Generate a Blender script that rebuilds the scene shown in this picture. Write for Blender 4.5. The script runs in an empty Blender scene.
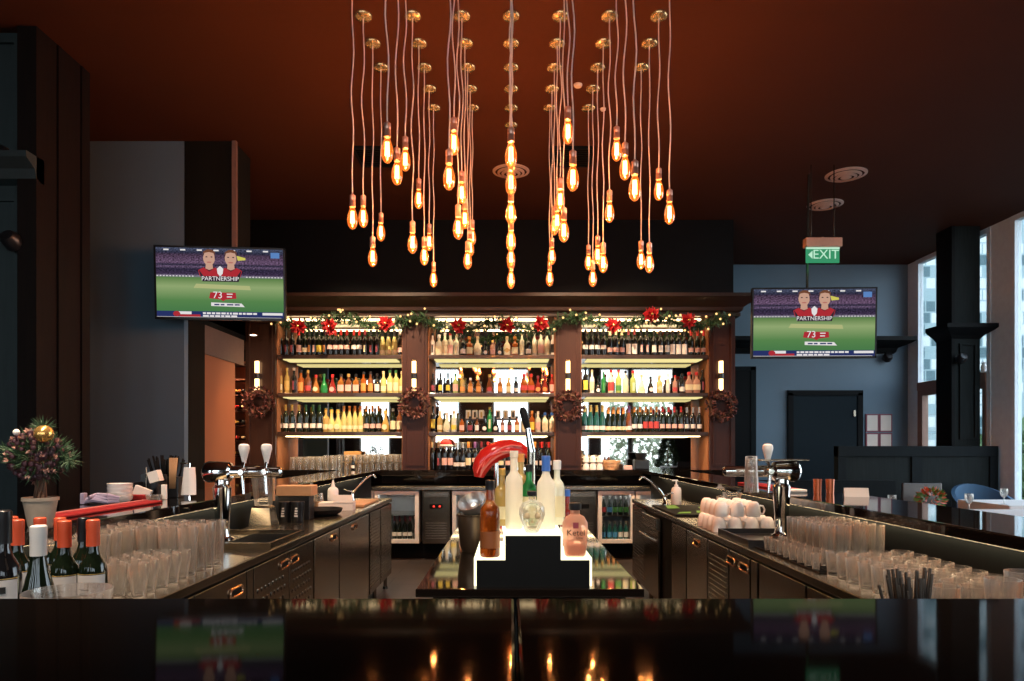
import bpy, bmesh, math, random
from mathutils import Vector, Matrix
random.seed(7)
C = bpy.context.scene.collection
PI = math.pi
F = 700.0; CX = 511.0; CY = 447.0; EYE = 1.35
def X(px, d): return (px - CX) / F * d
def Z(py, d): return EYE + (CY - py) / F * d
def D(py, z): return (EYE - z) * F / (py - CY)

# ------------------------------------------------------------------ materials
def nodes(name):
    m = bpy.data.materials.new(name); m.use_nodes = True
    nt = m.node_tree; nt.nodes.clear()
    out = nt.nodes.new('ShaderNodeOutputMaterial')
    return m, nt, out
def mat(name, col, rough=.5, metal=0., var=.12, scale=14., bump=0., coat=0., trans=0., spec=.5, ior=1.5, aniso=None, sheen=0):
    m, nt, out = nodes(name)
    b = nt.nodes.new('ShaderNodeBsdfPrincipled'); nt.links.new(b.outputs[0], out.inputs[0])
    b.inputs['Roughness'].default_value = rough; b.inputs['Metallic'].default_value = metal
    b.inputs['Coat Weight'].default_value = coat; b.inputs['Transmission Weight'].default_value = trans
    b.inputs['Specular IOR Level'].default_value = spec; b.inputs['IOR'].default_value = ior
    tc = nt.nodes.new('ShaderNodeTexCoord'); n = nt.nodes.new('ShaderNodeTexNoise')
    mp = nt.nodes.new('ShaderNodeMapping')
    if aniso: mp.inputs['Scale'].default_value = aniso
    nt.links.new(tc.outputs['Object'], mp.inputs[0]); nt.links.new(mp.outputs[0], n.inputs['Vector'])
    n.inputs['Scale'].default_value = scale; n.inputs['Detail'].default_value = 3
    mx = nt.nodes.new('ShaderNodeMix'); mx.data_type = 'RGBA'
    a = tuple(c * (1 - var) for c in col); d = tuple(min(1, c * (1 + var)) for c in col)
    mx.inputs[6].default_value = (*a, 1); mx.inputs[7].default_value = (*d, 1)
    nt.links.new(n.outputs[0], mx.inputs[0]); nt.links.new(mx.outputs[2], b.inputs['Base Color'])
    if bump:
        bp = nt.nodes.new('ShaderNodeBump'); bp.inputs['Strength'].default_value = bump; bp.inputs['Distance'].default_value = .01
        nt.links.new(n.outputs[0], bp.inputs['Height']); nt.links.new(bp.outputs[0], b.inputs['Normal'])
    return m
def emit(name, col, s, sample=True):
    m, nt, out = nodes(name)
    e = nt.nodes.new('ShaderNodeEmission'); e.inputs[0].default_value = (*col, 1); e.inputs[1].default_value = s
    nt.links.new(e.outputs[0], out.inputs[0])
    if not sample: m.cycles.emission_sampling = 'NONE'
    return m
def glass(name, tint=(1, 1, 1), refl=.5, haze=.12, hazecol=(.9, .85, .8), emi=None, es=0):
    m, nt, out = nodes(name)
    L = nt.links.new
    t = nt.nodes.new('ShaderNodeBsdfTransparent'); t.inputs[0].default_value = (*tint, 1)
    g = nt.nodes.new('ShaderNodeBsdfGlossy'); g.inputs['Roughness'].default_value = .08 if 0 < haze < .3 else .04
    lw = nt.nodes.new('ShaderNodeLayerWeight'); lw.inputs[0].default_value = refl
    base = t
    if haze and haze < .3:
        gb = nt.nodes.new('ShaderNodeBsdfGlass'); gb.inputs['IOR'].default_value = 1.47; gb.inputs['Roughness'].default_value = .01; gb.inputs[0].default_value = (*tint, 1)
        mg = nt.nodes.new('ShaderNodeMixShader'); mg.inputs[0].default_value = .4; L(t.outputs[0], mg.inputs[1]); L(gb.outputs[0], mg.inputs[2]); base = mg
    m1 = nt.nodes.new('ShaderNodeMixShader'); L(lw.outputs['Facing'], m1.inputs[0]); L(base.outputs[0], m1.inputs[1])
    if haze:      # pale haze mixed in edge-on so the glass rims look brightly lit
        ed = nt.nodes.new('ShaderNodeMixShader'); ed.inputs[0].default_value = .62
        tl = nt.nodes.new('ShaderNodeBsdfTranslucent'); tl.inputs[0].default_value = (*hazecol, 1)
        L(g.outputs[0], ed.inputs[1]); L(tl.outputs[0], ed.inputs[2]); L(ed.outputs[0], m1.inputs[2])
    else: L(g.outputs[0], m1.inputs[2])
    last = m1
    if haze:
        d = nt.nodes.new('ShaderNodeBsdfDiffuse'); d.inputs[0].default_value = (*hazecol, 1)
        tr = nt.nodes.new('ShaderNodeBsdfTranslucent'); tr.inputs[0].default_value = (*hazecol, 1)
        ms = nt.nodes.new('ShaderNodeMixShader'); L(d.outputs[0], ms.inputs[1]); L(tr.outputs[0], ms.inputs[2])
        m2 = nt.nodes.new('ShaderNodeMixShader'); m2.inputs[0].default_value = haze
        L(m1.outputs[0], m2.inputs[1]); L(ms.outputs[0], m2.inputs[2]); last = m2
    if emi:
        e = nt.nodes.new('ShaderNodeEmission'); e.inputs[0].default_value = (*emi, 1); e.inputs[1].default_value = es
        ad = nt.nodes.new('ShaderNodeAddShader'); L(last.outputs[0], ad.inputs[0]); L(e.outputs[0], ad.inputs[1]); last = ad
        m.cycles.emission_sampling = 'NONE'
    L(last.outputs[0], out.inputs[0])
    return m
def wood(name, col, col2, rough=.35, axis=(14, 14, 1.2), coat=.2, spec=.5):
    m = mat(name, col, rough, coat=coat, spec=spec, scale=3, var=.0, aniso=axis)
    nt = m.node_tree
    for n in nt.nodes:
        if n.type == 'MIX':
            n.inputs[6].default_value = (*col, 1); n.inputs[7].default_value = (*col2, 1)
    return m

M = {}
M['ceil'] = mat('glow_tinted_ceiling', (.085, .033, .021), .8, spec=.1, var=.08, scale=1.5)  # red of the bulb glow is put into the ceiling colour
M['floor'] = None
M['navy'] = mat('blue_grey_paint', (.125, .2, .27), .6, var=.06, scale=3)
M['black'] = mat('black_paint', (.005, .006, .007), .6, spec=.1)
M['darkpanel'] = wood('dark_panel_wood', (.006, .009, .011), (.01, .014, .016), .6, coat=0, spec=.08)
M['darkpanel2'] = wood('charcoal_wood', (.006, .009, .0095), (.02, .026, .027), .6, coat=0, spec=.08)
M['pierwood'] = wood('grey_green_panel_wood', (.03, .042, .044), (.045, .06, .062), .5, coat=0, spec=.2)
M['maho'] = wood('mahogany', (.028, .009, .0065), (.055, .018, .012), .4, coat=0, spec=.3)
M['lining'] = wood('orange_lit_lining', (.3, .12, .055), (.36, .15, .07), .6, coat=0, spec=.2)  # orange of the shelf lighting is put into this wood colour
M['mahod'] = wood('dark_mahogany', (.022, .012, .009), (.045, .02, .013), .3)
M['frontgloss'] = wood('black_bar_top', (.004, .0035, .003), (.009, .006, .005), .05, (1, 20, 20), coat=0)
for _n in M['frontgloss'].node_tree.nodes:
    if _n.type == 'BSDF_PRINCIPLED': _n.inputs['IOR'].default_value = 1.09
M['mahor'] = wood('matt_dark_wood', (.006, .005, .0045), (.016, .009, .007), .6, coat=0, spec=.1)
M['gloss'] = wood('black_lacquered_wood', (.004, .0035, .003), (.009, .006, .005), .05, (1, 20, 20), coat=.3)
M['shelfw'] = wood('shelf_wood', (.03, .016, .012), (.05, .025, .017), .35, (1, 20, 20))
M['steel'] = mat('brushed_steel', (.5, .45, .37), .24, 1., var=.1, scale=6, aniso=(1, 1, 14))
M['steeld'] = mat('dark_steel', (.25, .215, .165), .24, 1., var=.15, scale=6, aniso=(1, 1, 14))
M['chrome'] = mat('chrome', (.82, .8, .78), .07, 1., var=.03)
M['brass'] = mat('brass', (.72, .45, .2), .22, 1.)
M['rose'] = mat('pale_brass', (.95, .72, .38), .22, .85)
M['copper'] = mat('copper_socket', (.75, .42, .32), .3, .7)
M['cord'] = mat('cloth_cord', (.85, .72, .65), .8)
M['white'] = mat('white_porcelain', (.85, .8, .76), .25, var=.03)
M['whitep'] = mat('white_plastic', (.8, .78, .76), .4, var=.03)
M['paper'] = mat('paper', (.82, .76, .7), .8, var=.04)
M['cloth'] = mat('white_cloth', (.78, .74, .71), .9, var=.05)
M['rubber'] = mat('black_rubber', (.006, .006, .0065), .6, spec=.15)
M['blackpl'] = mat('black_plastic', (.012, .012, .014), .3)
M['red'] = mat('red_rubber', (.3, .014, .016), .55, spec=.3)
M['redgloss'] = mat('red_lacquer', (.6, .02, .015), .12, coat=.6)
M['redpetal'] = mat('red_petal', (.42, .01, .015), .6)
M['leaf'] = mat('pine_green', (.03, .075, .03), .65, var=.4, scale=30)
M['leafo'] = mat('olive_leaf', (.09, .09, .025), .6, var=.4, scale=30)
M['twig'] = mat('brown_twig', (.12, .06, .035), .8, var=.3)
M['wreathp'] = mat('dusky_pink_petal', (.2, .07, .06), .8, var=.4, scale=40)
M['wreathl'] = mat('russet_leaf', (.045, .018, .016), .8, var=.4, scale=40)
M['gold'] = mat('gold_bauble', (.85, .5, .15), .2, .8)
M['pot'] = mat('weathered_pot', (.42, .33, .25), .8, var=.45, scale=9, bump=.3)
M['terra'] = mat('orange_wall_paint', (.42, .15, .07), .6, var=.06, scale=3)
M['tile'] = mat('x', (.1, .1, .1))
M['glass'] = glass('clear_glass', (.97, .96, .94), .38, .05, (.98, .93, .87))
M['glass2'] = glass('bright_glass', (.98, .97, .95), .42, .07, (1, .95, .89))
M['pane'] = glass('window_glass', (.92, .96, .97), .12, 0)
M['bulb'] = glass('amber_bulb_glass', (1, .8, .55), .25, 0, emi=(1, .2, .025), es=.5)
M['fil'] = emit('filament_glow', (1, .52, .16), 16, False)
M['fairy'] = emit('fairy_light_glow', (1, .55, .2), 1.9, False)
M['led'] = emit('yellow_led', (1, .84, .36), .95)
M['ledw'] = emit('warm_led', (1, .7, .4), 9.0)
M['ledt'] = emit('top_led', (1, .72, .38), 9.0)
M['sconce'] = emit('sconce_tube', (1, .62, .3), 4.0)
M['fridgel'] = emit('fridge_light', (1, .92, .86), 7)
M['mirror'] = mat('mirror', (.78, .77, .74), .02, 1., var=.0)
M['tierglow'] = emit('lit_acrylic', (1, .92, .62), 1.9)
M['wframe'] = mat('pale_window_frame', (.72, .84, .93), .5)
M['bframe'] = mat('brown_window_frame', (.25, .14, .1), .5)
M['purple'] = mat('purple_cloth', (.36, .29, .4), .8)
M['navyc'] = mat('blue_upholstery', (.03, .09, .17), .7)
M['green'] = mat('green_mat', (.13, .35, .03), .5)
M['cork'] = mat('pale_wood', (.6, .33, .16), .5)
M['skin'] = emit('screen_skin', (.62, .36, .26), .9, False)
def E(n, c, s=1): return emit(n, c, s, False)
M['s_red'] = E('screen_red', (.4, .025, .035)); M['s_white'] = E('screen_white', (.75, .72, .72)); M['s_navy'] = E('screen_navy', (.02, .03, .12))
M['s_pitch'] = E('screen_pitch', (.42, .45, .2)); M['s_dark'] = E('screen_dark', (.03, .02, .03)); M['s_hair'] = E('screen_hair', (.16, .06, .03))
M['s_yel'] = E('screen_yellow', (.6, .55, .1)); M['s_blue'] = E('screen_blue', (.1, .22, .5)); M['s_mou'] = E('screen_mouth', (.45, .16, .13))
M['exitg'] = E('exit_green', (.04, .28, .13), 1.0); M['exitw'] = E('exit_white', (.5, .8, .6), 1.0)
M['ledred'] = E('red_led', (1, .05, .03), 3)

def floor_mat():
    m, nt, out = nodes('dark_floor_tiles')
    b = nt.nodes.new('ShaderNodeBsdfPrincipled'); nt.links.new(b.outputs[0], out.inputs[0])
    br = nt.nodes.new('ShaderNodeTexBrick'); tc = nt.nodes.new('ShaderNodeTexCoord')
    nt.links.new(tc.outputs['Object'], br.inputs['Vector'])
    br.inputs['Color1'].default_value = (.055, .045, .042, 1); br.inputs['Color2'].default_value = (.075, .06, .055, 1)
    br.inputs['Mortar'].default_value = (.02, .018, .018, 1); br.inputs['Scale'].default_value = 1.0
    br.inputs['Brick Width'].default_value = .6; br.inputs['Row Height'].default_value = .3; br.inputs['Mortar Size'].default_value = .006
    nt.links.new(br.outputs[0], b.inputs['Base Color']); b.inputs['Roughness'].default_value = .4
    return m
M['floor'] = floor_mat()
def facade_mat():
    m, nt, out = nodes('tower_facade')
    b = nt.nodes.new('ShaderNodeBsdfPrincipled'); nt.links.new(b.outputs[0], out.inputs[0])
    tc = nt.nodes.new('ShaderNodeTexCoord'); sp = nt.nodes.new('ShaderNodeSeparateXYZ'); cb = nt.nodes.new('ShaderNodeCombineXYZ')
    nt.links.new(tc.outputs['Object'], sp.inputs[0])
    nt.links.new(sp.outputs[0], cb.inputs[0]); nt.links.new(sp.outputs[2], cb.inputs[1])
    br = nt.nodes.new('ShaderNodeTexBrick'); nt.links.new(cb.outputs[0], br.inputs['Vector'])
    br.inputs['Color1'].default_value = (1, 1, 1, 1); br.inputs['Color2'].default_value = (0, 0, 0, 1)
    br.inputs['Mortar'].default_value = (.45, .45, .45, 1); br.inputs['Scale'].default_value = 1
    br.inputs['Brick Width'].default_value = .34; br.inputs['Row Height'].default_value = .38; br.inputs['Mortar Size'].default_value = .025
    rp = nt.nodes.new('ShaderNodeValToRGB'); rp.color_ramp.interpolation = 'CONSTANT'; el = rp.color_ramp.elements
    el[0].color = (.03, .09, .11, 1); el[1].position = .6; el[1].color = (.46, .52, .52, 1); q = el.new(.34); q.color = (.2, .3, .32, 1)
    nt.links.new(br.outputs[0], rp.inputs[0]); nt.links.new(rp.outputs[0], b.inputs['Base Color']); b.inputs['Roughness'].default_value = .4
    return m
M['facade'] = facade_mat()

def screen_mat():
    m, nt, out = nodes('tv_picture'); L = nt.links.new
    e = nt.nodes.new('ShaderNodeEmission'); L(e.outputs[0], out.inputs[0])
    tc = nt.nodes.new('ShaderNodeTexCoord'); sp = nt.nodes.new('ShaderNodeSeparateXYZ'); L(tc.outputs['Generated'], sp.inputs[0])
    r = nt.nodes.new('ShaderNodeValToRGB'); r.color_ramp.interpolation = 'LINEAR'
    L(sp.outputs[2], r.inputs[0])
    els = r.color_ramp.elements
    st = [(0, (.045, .16, .06)), (.25, (.09, .22, .07)), (.45, (.27, .37, .16)), (.575, (.1, .2, .06)), (.6, (.2, .17, .24)), (.625, (.035, .022, .05)), (.70, (.02, .016, .035)),
          (.735, (.09, .06, .11)), (.76, (.015, .015, .03)), (.79, (.10, .06, .11)), (.90, (.05, .03, .055)), (.93, (.02, .02, .04)), (1, (.05, .06, .1))]
    els[0].position = 0; els[0].color = (*st[0][1], 1); els[1].position = 1; els[1].color = (*st[-1][1], 1)
    for p, c in st[1:-1]:
        x = els.new(p); x.color = (*c, 1)
    n = nt.nodes.new('ShaderNodeTexNoise'); n.inputs['Scale'].default_value = 70; L(tc.outputs['Generated'], n.inputs['Vector'])
    mr = nt.nodes.new('ShaderNodeMapRange'); mr.inputs[1].default_value = .6; mr.inputs[2].default_value = .62; L(sp.outputs[2], mr.inputs[0])
    mm = nt.nodes.new('ShaderNodeMapRange'); mm.inputs[1].default_value = .3; mm.inputs[2].default_value = .7; mm.inputs[3].default_value = .1; mm.inputs[4].default_value = 2.4; L(n.outputs[0], mm.inputs[0])
    mix = nt.nodes.new('ShaderNodeMix'); mix.data_type = 'FLOAT'; L(mr.outputs[0], mix.inputs[0]); mix.inputs[2].default_value = 1; L(mm.outputs[0], mix.inputs[3])
    L(r.outputs[0], e.inputs[0]); L(mix.outputs[0], e.inputs[1])
    return m
M['screen'] = screen_mat()

_mc = {}
def cm(name, col, rough=.4, **k):
    key = (name,)
    if key not in _mc: _mc[key] = mat(name, col, rough, **k)
    return _mc[key]

# ------------------------------------------------------------------ mesh builder
class MB:
    def __init__(s): s.bm = bmesh.new()
    def box(s, x0, x1, y0, y1, z0, z1, bev=0, rot=None, piv=None):
        r = bmesh.ops.create_cube(s.bm, size=1.0)
        vs = r['verts']
        bmesh.ops.scale(s.bm, vec=(x1 - x0, y1 - y0, z1 - z0), verts=vs)
        bmesh.ops.translate(s.bm, vec=((x0 + x1) / 2, (y0 + y1) / 2, (z0 + z1) / 2), verts=vs)
        if bev:
            ed = list({e for v in vs for e in v.link_edges})
            g = bmesh.ops.bevel(s.bm, geom=ed, offset=bev, segments=2, profile=.5, affect='EDGES')
            vs = [v for v in g['verts']]
        if rot: bmesh.ops.rotate(s.bm, cent=piv or ((x0 + x1) / 2, (y0 + y1) / 2, (z0 + z1) / 2), matrix=rot, verts=vs)
        return s
    def rings(s, rings, cap=True, closed=False, smooth=True):
        bm = s.bm; R = [[bm.verts.new(p) for p in r] for r in rings]; n = len(rings[0])
        rng = range(len(R)) if closed else range(len(R) - 1)
        for i in rng:
            a, b = R[i], R[(i + 1) % len(R)]
            for j in range(n):
                f = bm.faces.new((a[j], a[(j + 1) % n], b[(j + 1) % n], b[j])); f.smooth = smooth
        if cap and not closed:
            for r, rev in ((R[0], True), (R[-1], False)):
                try: bm.faces.new(list(reversed(r)) if rev else r)
                except Exception: pass
        return s
    def lathe(s, prof, seg=20, c=(0, 0, 0), n=2, cap=True, sx=1, sy=1, arc=None):
        rings = []
        for p in prof:
            r, z = max(p[0], 1e-4), p[1]; e = p[2] if len(p) > 2 else n
            ring = []
            for k in range(seg):
                t = 2 * PI * (k + .5) / seg; cx, sy_ = math.cos(t), math.sin(t)
                q = 1 if e == 2 else (abs(cx) ** e + abs(sy_) ** e) ** (-1 / e)
                ring.append((c[0] + r * q * cx * sx, c[1] + r * q * sy_ * sy, c[2] + z))
            rings.append(ring)
        return s.rings(rings, cap)
    def band(s, r, z0, z1, a0, a1, seg=12, n=2, sx=1, sy=1, th=.0012, r1=None):
        # curved label with a little thickness
        if r1 is None: r1 = r
        def pt(rr, t, z):
            cx, sn = math.cos(t), math.sin(t); q = 1 if n == 2 else (abs(cx) ** n + abs(sn) ** n) ** (-1 / n)
            return (rr * q * cx * sx, rr * q * sn * sy, z)
        rings = []
        for k in range(seg + 1):
            t = a0 + (a1 - a0) * k / seg
            rings.append([pt(r, t, z0), pt(r + th, t, z0), pt(r1 + th, t, z1), pt(r1, t, z1)])
        return s.rings(rings, True)
    def tube(s, pts, r, seg=8, closed=False):
        pts = [Vector(p) for p in pts]; rr = r if isinstance(r, (list, tuple)) else [r] * len(pts)
        rings = []; up = Vector((0, 0, 1)); prev = None
        for i, p in enumerate(pts):
            if closed: t = pts[(i + 1) % len(pts)] - pts[i - 1]
            else: t = pts[min(i + 1, len(pts) - 1)] - pts[max(i - 1, 0)]
            t.normalize()
            if prev is None:
                a = up if abs(t.dot(up)) < .9 else Vector((1, 0, 0))
                u = t.cross(a).normalized()
            else:
                u = (prev - t * prev.dot(t)).normalized()
            prev = u; v = t.cross(u)
            rings.append([p + rr[i] * (math.cos(2 * PI * k / seg) * u + math.sin(2 * PI * k / seg) * v) for k in range(seg)])
        return s.rings(rings, True, closed)
    def cyl(s, p0, p1, r0, r1=None, seg=14): return s.tube([p0, p1], [r0, r0 if r1 is None else r1], seg)
    def sphere(s, c, r, sx=1, sy=1, sz=1, u=12, v=8):
        g = bmesh.ops.create_uvsphere(s.bm, u_segments=u, v_segments=v, radius=r)
        bmesh.ops.scale(s.bm, vec=(sx, sy, sz), verts=g['verts']); bmesh.ops.translate(s.bm, vec=c, verts=g['verts'])
        for f in {f for x in g['verts'] for f in x.link_faces}: f.smooth = True
        return s
    def prism(s, poly, t0, t1, ax='y'):
        def P(a, b, t): return {'y': (a, t, b), 'x': (t, a, b), 'z': (a, b, t)}[ax]
        return s.rings([[P(a, b, t0) for a, b in poly], [P(a, b, t1) for a, b in poly]], True, smooth=False)
    def leaf(s, c, ln, w, rnd=random, dirv=None):
        d = Vector(dirv) if dirv is not None else Vector((rnd.uniform(-1, 1), rnd.uniform(-1, 1), rnd.uniform(-1, 1)))
        if d.length < 1e-3: d = Vector((0, 0, 1))
        d.normalize(); a = Vector((rnd.uniform(-1, 1), rnd.uniform(-1, 1), rnd.uniform(-1, 1))); u = d.cross(a)
        if u.length < 1e-3: u = d.orthogonal()
        u.normalize(); c = Vector(c); n = d.cross(u)
        v = [s.bm.verts.new(p) for p in (c, c + d * ln * .45 + u * w * .5 + n * w * .12, c + d * ln, c + d * ln * .45 - u * w * .5 + n * w * .12)]
        s.bm.faces.new(v); return s
    def mesh(s, name):
        bm = s.bm
        bmesh.ops.recalc_face_normals(bm, faces=bm.faces[:])
        for e in bm.edges:
            if len(e.link_faces) == 2 and e.calc_face_angle(0) > .7: e.smooth = False
        me = bpy.data.meshes.new(name); bm.to_mesh(me); bm.free(); return me
    def build(s, name, m, parent=None, loc=None, rot=None):
        return link(name, s.mesh(name), m, parent, loc, rot)
def link(name, me, m, parent=None, loc=None, rot=None):
    o = bpy.data.objects.new(name, me); C.objects.link(o)
    if m:
        if not me.materials: me.materials.append(m)
        elif me.materials[0] is not m:
            o.material_slots[0].link = 'OBJECT'; o.material_slots[0].material = m
    if parent: o.parent = parent
    if loc: o.location = loc
    if rot: o.rotation_euler = rot
    return o
def tag(o, label, cat, group=None, kind=None):
    o['label'] = label; o['category'] = cat
    if group: o['group'] = group
    if kind: o['kind'] = kind
    return o
def thing(name, label, cat, loc=(0, 0, 0), rot=(0, 0, 0), group=None):
    o = bpy.data.objects.new(name, None); C.objects.link(o); o.location = loc; o.rotation_euler = rot; o.empty_display_size = .05
    return tag(o, label, cat, group)
def struct(name, mb, m):
    o = mb.build(name, m); o['kind'] = 'structure'; return o
def sbox(name, m, *b, bev=0): return struct(name, MB().box(*b, bev=bev), m)
def dup(o, parent=None):
    c = o.copy(); C.objects.link(c)
    if parent: c.parent = parent
    for ch in list(o.children): dup(ch, c)
    return c
_tm = {}
def textmesh(txt, size, depth=.001):
    k = (txt, size, depth)
    if k in _tm: return _tm[k]
    cu = bpy.data.curves.new('t', 'FONT'); cu.body = txt; cu.size = size; cu.extrude = depth; cu.align_x = 'CENTER'; cu.align_y = 'CENTER'
    o = bpy.data.objects.new('t', cu); C.objects.link(o)
    dg = bpy.context.evaluated_depsgraph_get(); me = bpy.data.meshes.new_from_object(o.evaluated_get(dg))
    bpy.data.objects.remove(o); bpy.data.curves.remove(cu)
    _tm[k] = me; return me
def text(name, txt, size, m, parent, loc, rot=(PI / 2, 0, 0), depth=.001):
    me = textmesh(txt, size, depth).copy(); me.materials.clear(); me.name = name
    return link(name, me, m, parent, loc, rot)
ORD = 'first second third fourth fifth sixth seventh eighth ninth tenth eleventh twelfth thirteenth fourteenth fifteenth sixteenth seventeenth eighteenth nineteenth twentieth twenty-first twenty-second twenty-third twenty-fourth twenty-fifth twenty-sixth twenty-seventh twenty-eighth twenty-ninth thirtieth'.split()

# ================================================================== ROOM
H = 4.19
sbox('floor', M['floor'], -8, 6.3, -5.1, 11, -.1, 0)
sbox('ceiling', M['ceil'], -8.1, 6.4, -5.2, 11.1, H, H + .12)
sbox('wall_back', M['navy'], 2.84, 6.3, 10.9, 11.0, 0, H)
sbox('wall_behind_bar', M['black'], -4.6, 2.84, 9.45, 9.55, 0, H)
sbox('wall_bar_side', M['black'], 2.74, 2.84, 9.2, 10.9, 0, H)
sbox('wall_above_bar', M['black'], -3.3, 2.78, 8.75, 9.2, 3.25, H)
sbox('wall_left', M['navy'], -4.6, -3.035, 6.5, 6.58, 0, H)
sbox('wall_left_side', M['black'], -4.7, -4.6, 4.9, 9.5, 0, H)
sbox('wall_left_far', M['black'], -8.1, -8, -5.1, 4.9, 0, H)
sbox('wall_corridor', M['terra'], -3.42, -3.30, 7.5, 8.37, 0, 2.35)
sbox('trim_corridor', M['mahor'], -3.42, -3.28, 7.12, 7.5, 0, 2.66)
o = sbox('trim_bulkhead', mat('bulkhead_paint', (.2, .13, .1), .6), -3.44, -3.28, 7.5, 8.6, 2.35, 2.66)
sbox('ceiling_corridor', M['black'], -4.6, -3.28, 6.6, 9.4, 2.66, 2.72)
sbox('wall_bulkhead', wood('brown_bulkhead', (.009, .009, .007), (.016, .014, .01), .6, coat=0, spec=.1), -3.03, -2.57, 6.5, 6.9, 2.72, H)
sbox('trim_bulkhead_lit_edge', mat('lit_edge_paint', (.22, .12, .09), .5), -2.585, -2.545, 6.48, 6.52, 2.70, H - .002)  # paler strip paints the light caught on the bulkhead edge

# left pier with raised panels and a ledge
pier = struct('wall_left_pier', MB().box(-8, -3.23, 4.8, 4.9, 0, H), M['pierwood'])
mb = MB()
mb.box(-3.33, -3.2, 4.72, 5.32, 0, H)
struct('wall_left_return', mb, M['mahor'])
mb = MB()
for y in (4.93, 5.2): mb.box(-3.205, -3.185, y, y + .03, 0, H - .01)
struct('trim_left_return', mb, M['mahor'])
def panel_frame(mb, x0, x1, y, z0, z1, w=.03, t=.025):
    mb.box(x0, x0 + w, y - t, y, z0, z1); mb.box(x1 - w, x1, y - t, y, z0, z1)
    mb.box(x0 + w, x1 - w, y - t, y, z0, z0 + w); mb.box(x0 + w, x1 - w, y - t, y, z1 - w, z1)
mb = MB(); panel_frame(mb, -5.0, -3.36, 4.8, 3.36, H - .05); panel_frame(mb, -5.0, -3.36, 4.8, 1.15, 3.06)
struct('trim_left_panels', mb, M['pierwood'])
mb = MB(); mb.prism([(4.8, 3.14), (4.72, 3.16), (4.70, 3.22), (4.62, 3.27), (4.62, 3.31), (4.8, 3.31)], -8, -3.2, 'x')
struct('trim_left_ledge', mb, M['pierwood'])

# right: windows
def window(name, y0, y1, parts, sill=.05, brown=False):
    mb = MB(); w = .07
    mb.box(6.16, 6.24, y0, y0 + w, sill, H - .002); mb.box(6.16, 6.24, y1 - w, y1, sill, H - .002)
    mb.box(6.16, 6.24, y0 + w, y1 - w, sill, sill + w); mb.box(6.16, 6.24, y0 + w, y1 - w, H - w, H - .002)
    o = mb.build(name, M['wframe']); o['kind'] = 'structure'
    for a, b, z0, z1 in parts:
        MB().box(6.195, 6.205, a, b, z0, z1).build('pane', M['pane'], o)
    return o
sbox('wall_right', M['black'], 6.25, 6.35, -5.1, 3.2, 0, H)
sbox('trim_right_sill', M['wframe'], 6.12, 6.3, 3.2, 10.9, 0, .05)
w1 = window('window_1', 9.0, 10.66, [(9.07, 10.59, .12, 2.2), (9.07, 10.59, 2.32, H - .07)])
MB().box(6.14, 6.25, 9.07, 10.59, 2.2, 2.32).build('transom', M['bframe'], w1)
mb = MB(); mb.box(6.15, 6.24, 10.47, 10.59, .12, 2.2); mb.box(6.15, 6.24, 9.07, 9.14, .12, 2.2); mb.box(6.15, 6.24, 9.14, 10.47, 2.12, 2.2)
mb.build('inner_frame', M['bframe'], w1)
w2 = window('window_2', 5.9, 8.63, [(5.97, 8.56, .12, H - .07)])
w3 = window('window_3', 3.2, 5.7, [(3.27, 5.63, .12, H - .07)])
sbox('trim_window_mullion', M['wframe'], 6.17, 6.26, 8.58, 9.0, 0, H)
sbox('trim_window_jamb', M['wframe'], 6.18, 6.26, 10.66, 10.9, 0, H)
sbox('trim_window_post', M['wframe'], 6.1, 6.26, 5.7, 5.9, 0, H)
# black pillar in front of the windows
sbox('wall_pillar', M['black'], 5.66, 5.70, 8.99, 9.32, 0, H)
sbox('wall_pillar_panel', M['darkpanel2'], 5.70, 6.03, 9.0, 9.32, 0, H)
mb = MB(); panel_frame(mb, 5.76, 5.97, 9.0, 1.45, 2.68, .02); struct('trim_pillar_panel', mb, M['darkpanel2'])
def crown(mb, x0, x1, y, z, d, h):
    mb.prism([(y, z), (y - d * .25, z), (y - d * .35, z + h * .3), (y - d * .8, z + h * .6), (y - d, z + h * .75), (y - d, z + h), (y, z + h)], x0, x1, 'x')
mb = MB()
mb.rings([[(5.66 - e, 8.99 - e, z), (6.03 + e, 8.99 - e, z), (6.03 + e, 9.33, z), (5.66 - e, 9.33, z)] for e, z in ((.0, 2.74), (.03, 2.78), (.11, 2.84), (.14, 2.87), (.14, 2.92), (0, 2.93))], True, smooth=False)
struct('trim_pillar_cornice', mb, M['black'])
mb = MB()
mb.rings([[(3.2, 10.9 - e, z), (5.95 + e * .4, 10.9 - e, z), (5.95 + e * .4, 10.899, z), (3.2, 10.899, z)] for e, z in ((.01, 2.80), (.05, 2.82), (.08, 2.88), (.3, 2.93), (.38, 2.96), (.38, 3.02), (.01, 3.03))], True, smooth=False)
struct('trim_back_cornice', mb, M['black'])
# doors in the blue wall
d1 = MB().box(4.36, 5.40, 10.865, 10.9, 0, 2.17).build('door_1', mat('door_paint', (.01, .019, .026), .6, spec=.1)); d1['kind'] = 'structure'
mb = MB(); mb.box(4.3, 4.38, 10.85, 10.9, 0, 2.19); mb.box(5.38, 5.46, 10.85, 10.9, 0, 2.19); mb.box(4.3, 5.46, 10.85, 10.9, 2.15, 2.23)
mb.build('frame', M['black'], d1)
MB().box(5.31, 5.345, 10.845, 10.865, 1.82, 1.92, .003).build('hinge', M['steel'], d1)
d2 = MB().box(2.86, 3.76, 10.86, 10.9, 0, 2.56).build('door_2', M['black']); d2['kind'] = 'structure'
mb = MB(); mb.box(3.72, 3.80, 10.85, 10.9, 0, 2.6); mb.box(2.86, 3.8, 10.85, 10.9, 2.54, 2.6); mb.build('frame', M['darkpanel'], d2)

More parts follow.
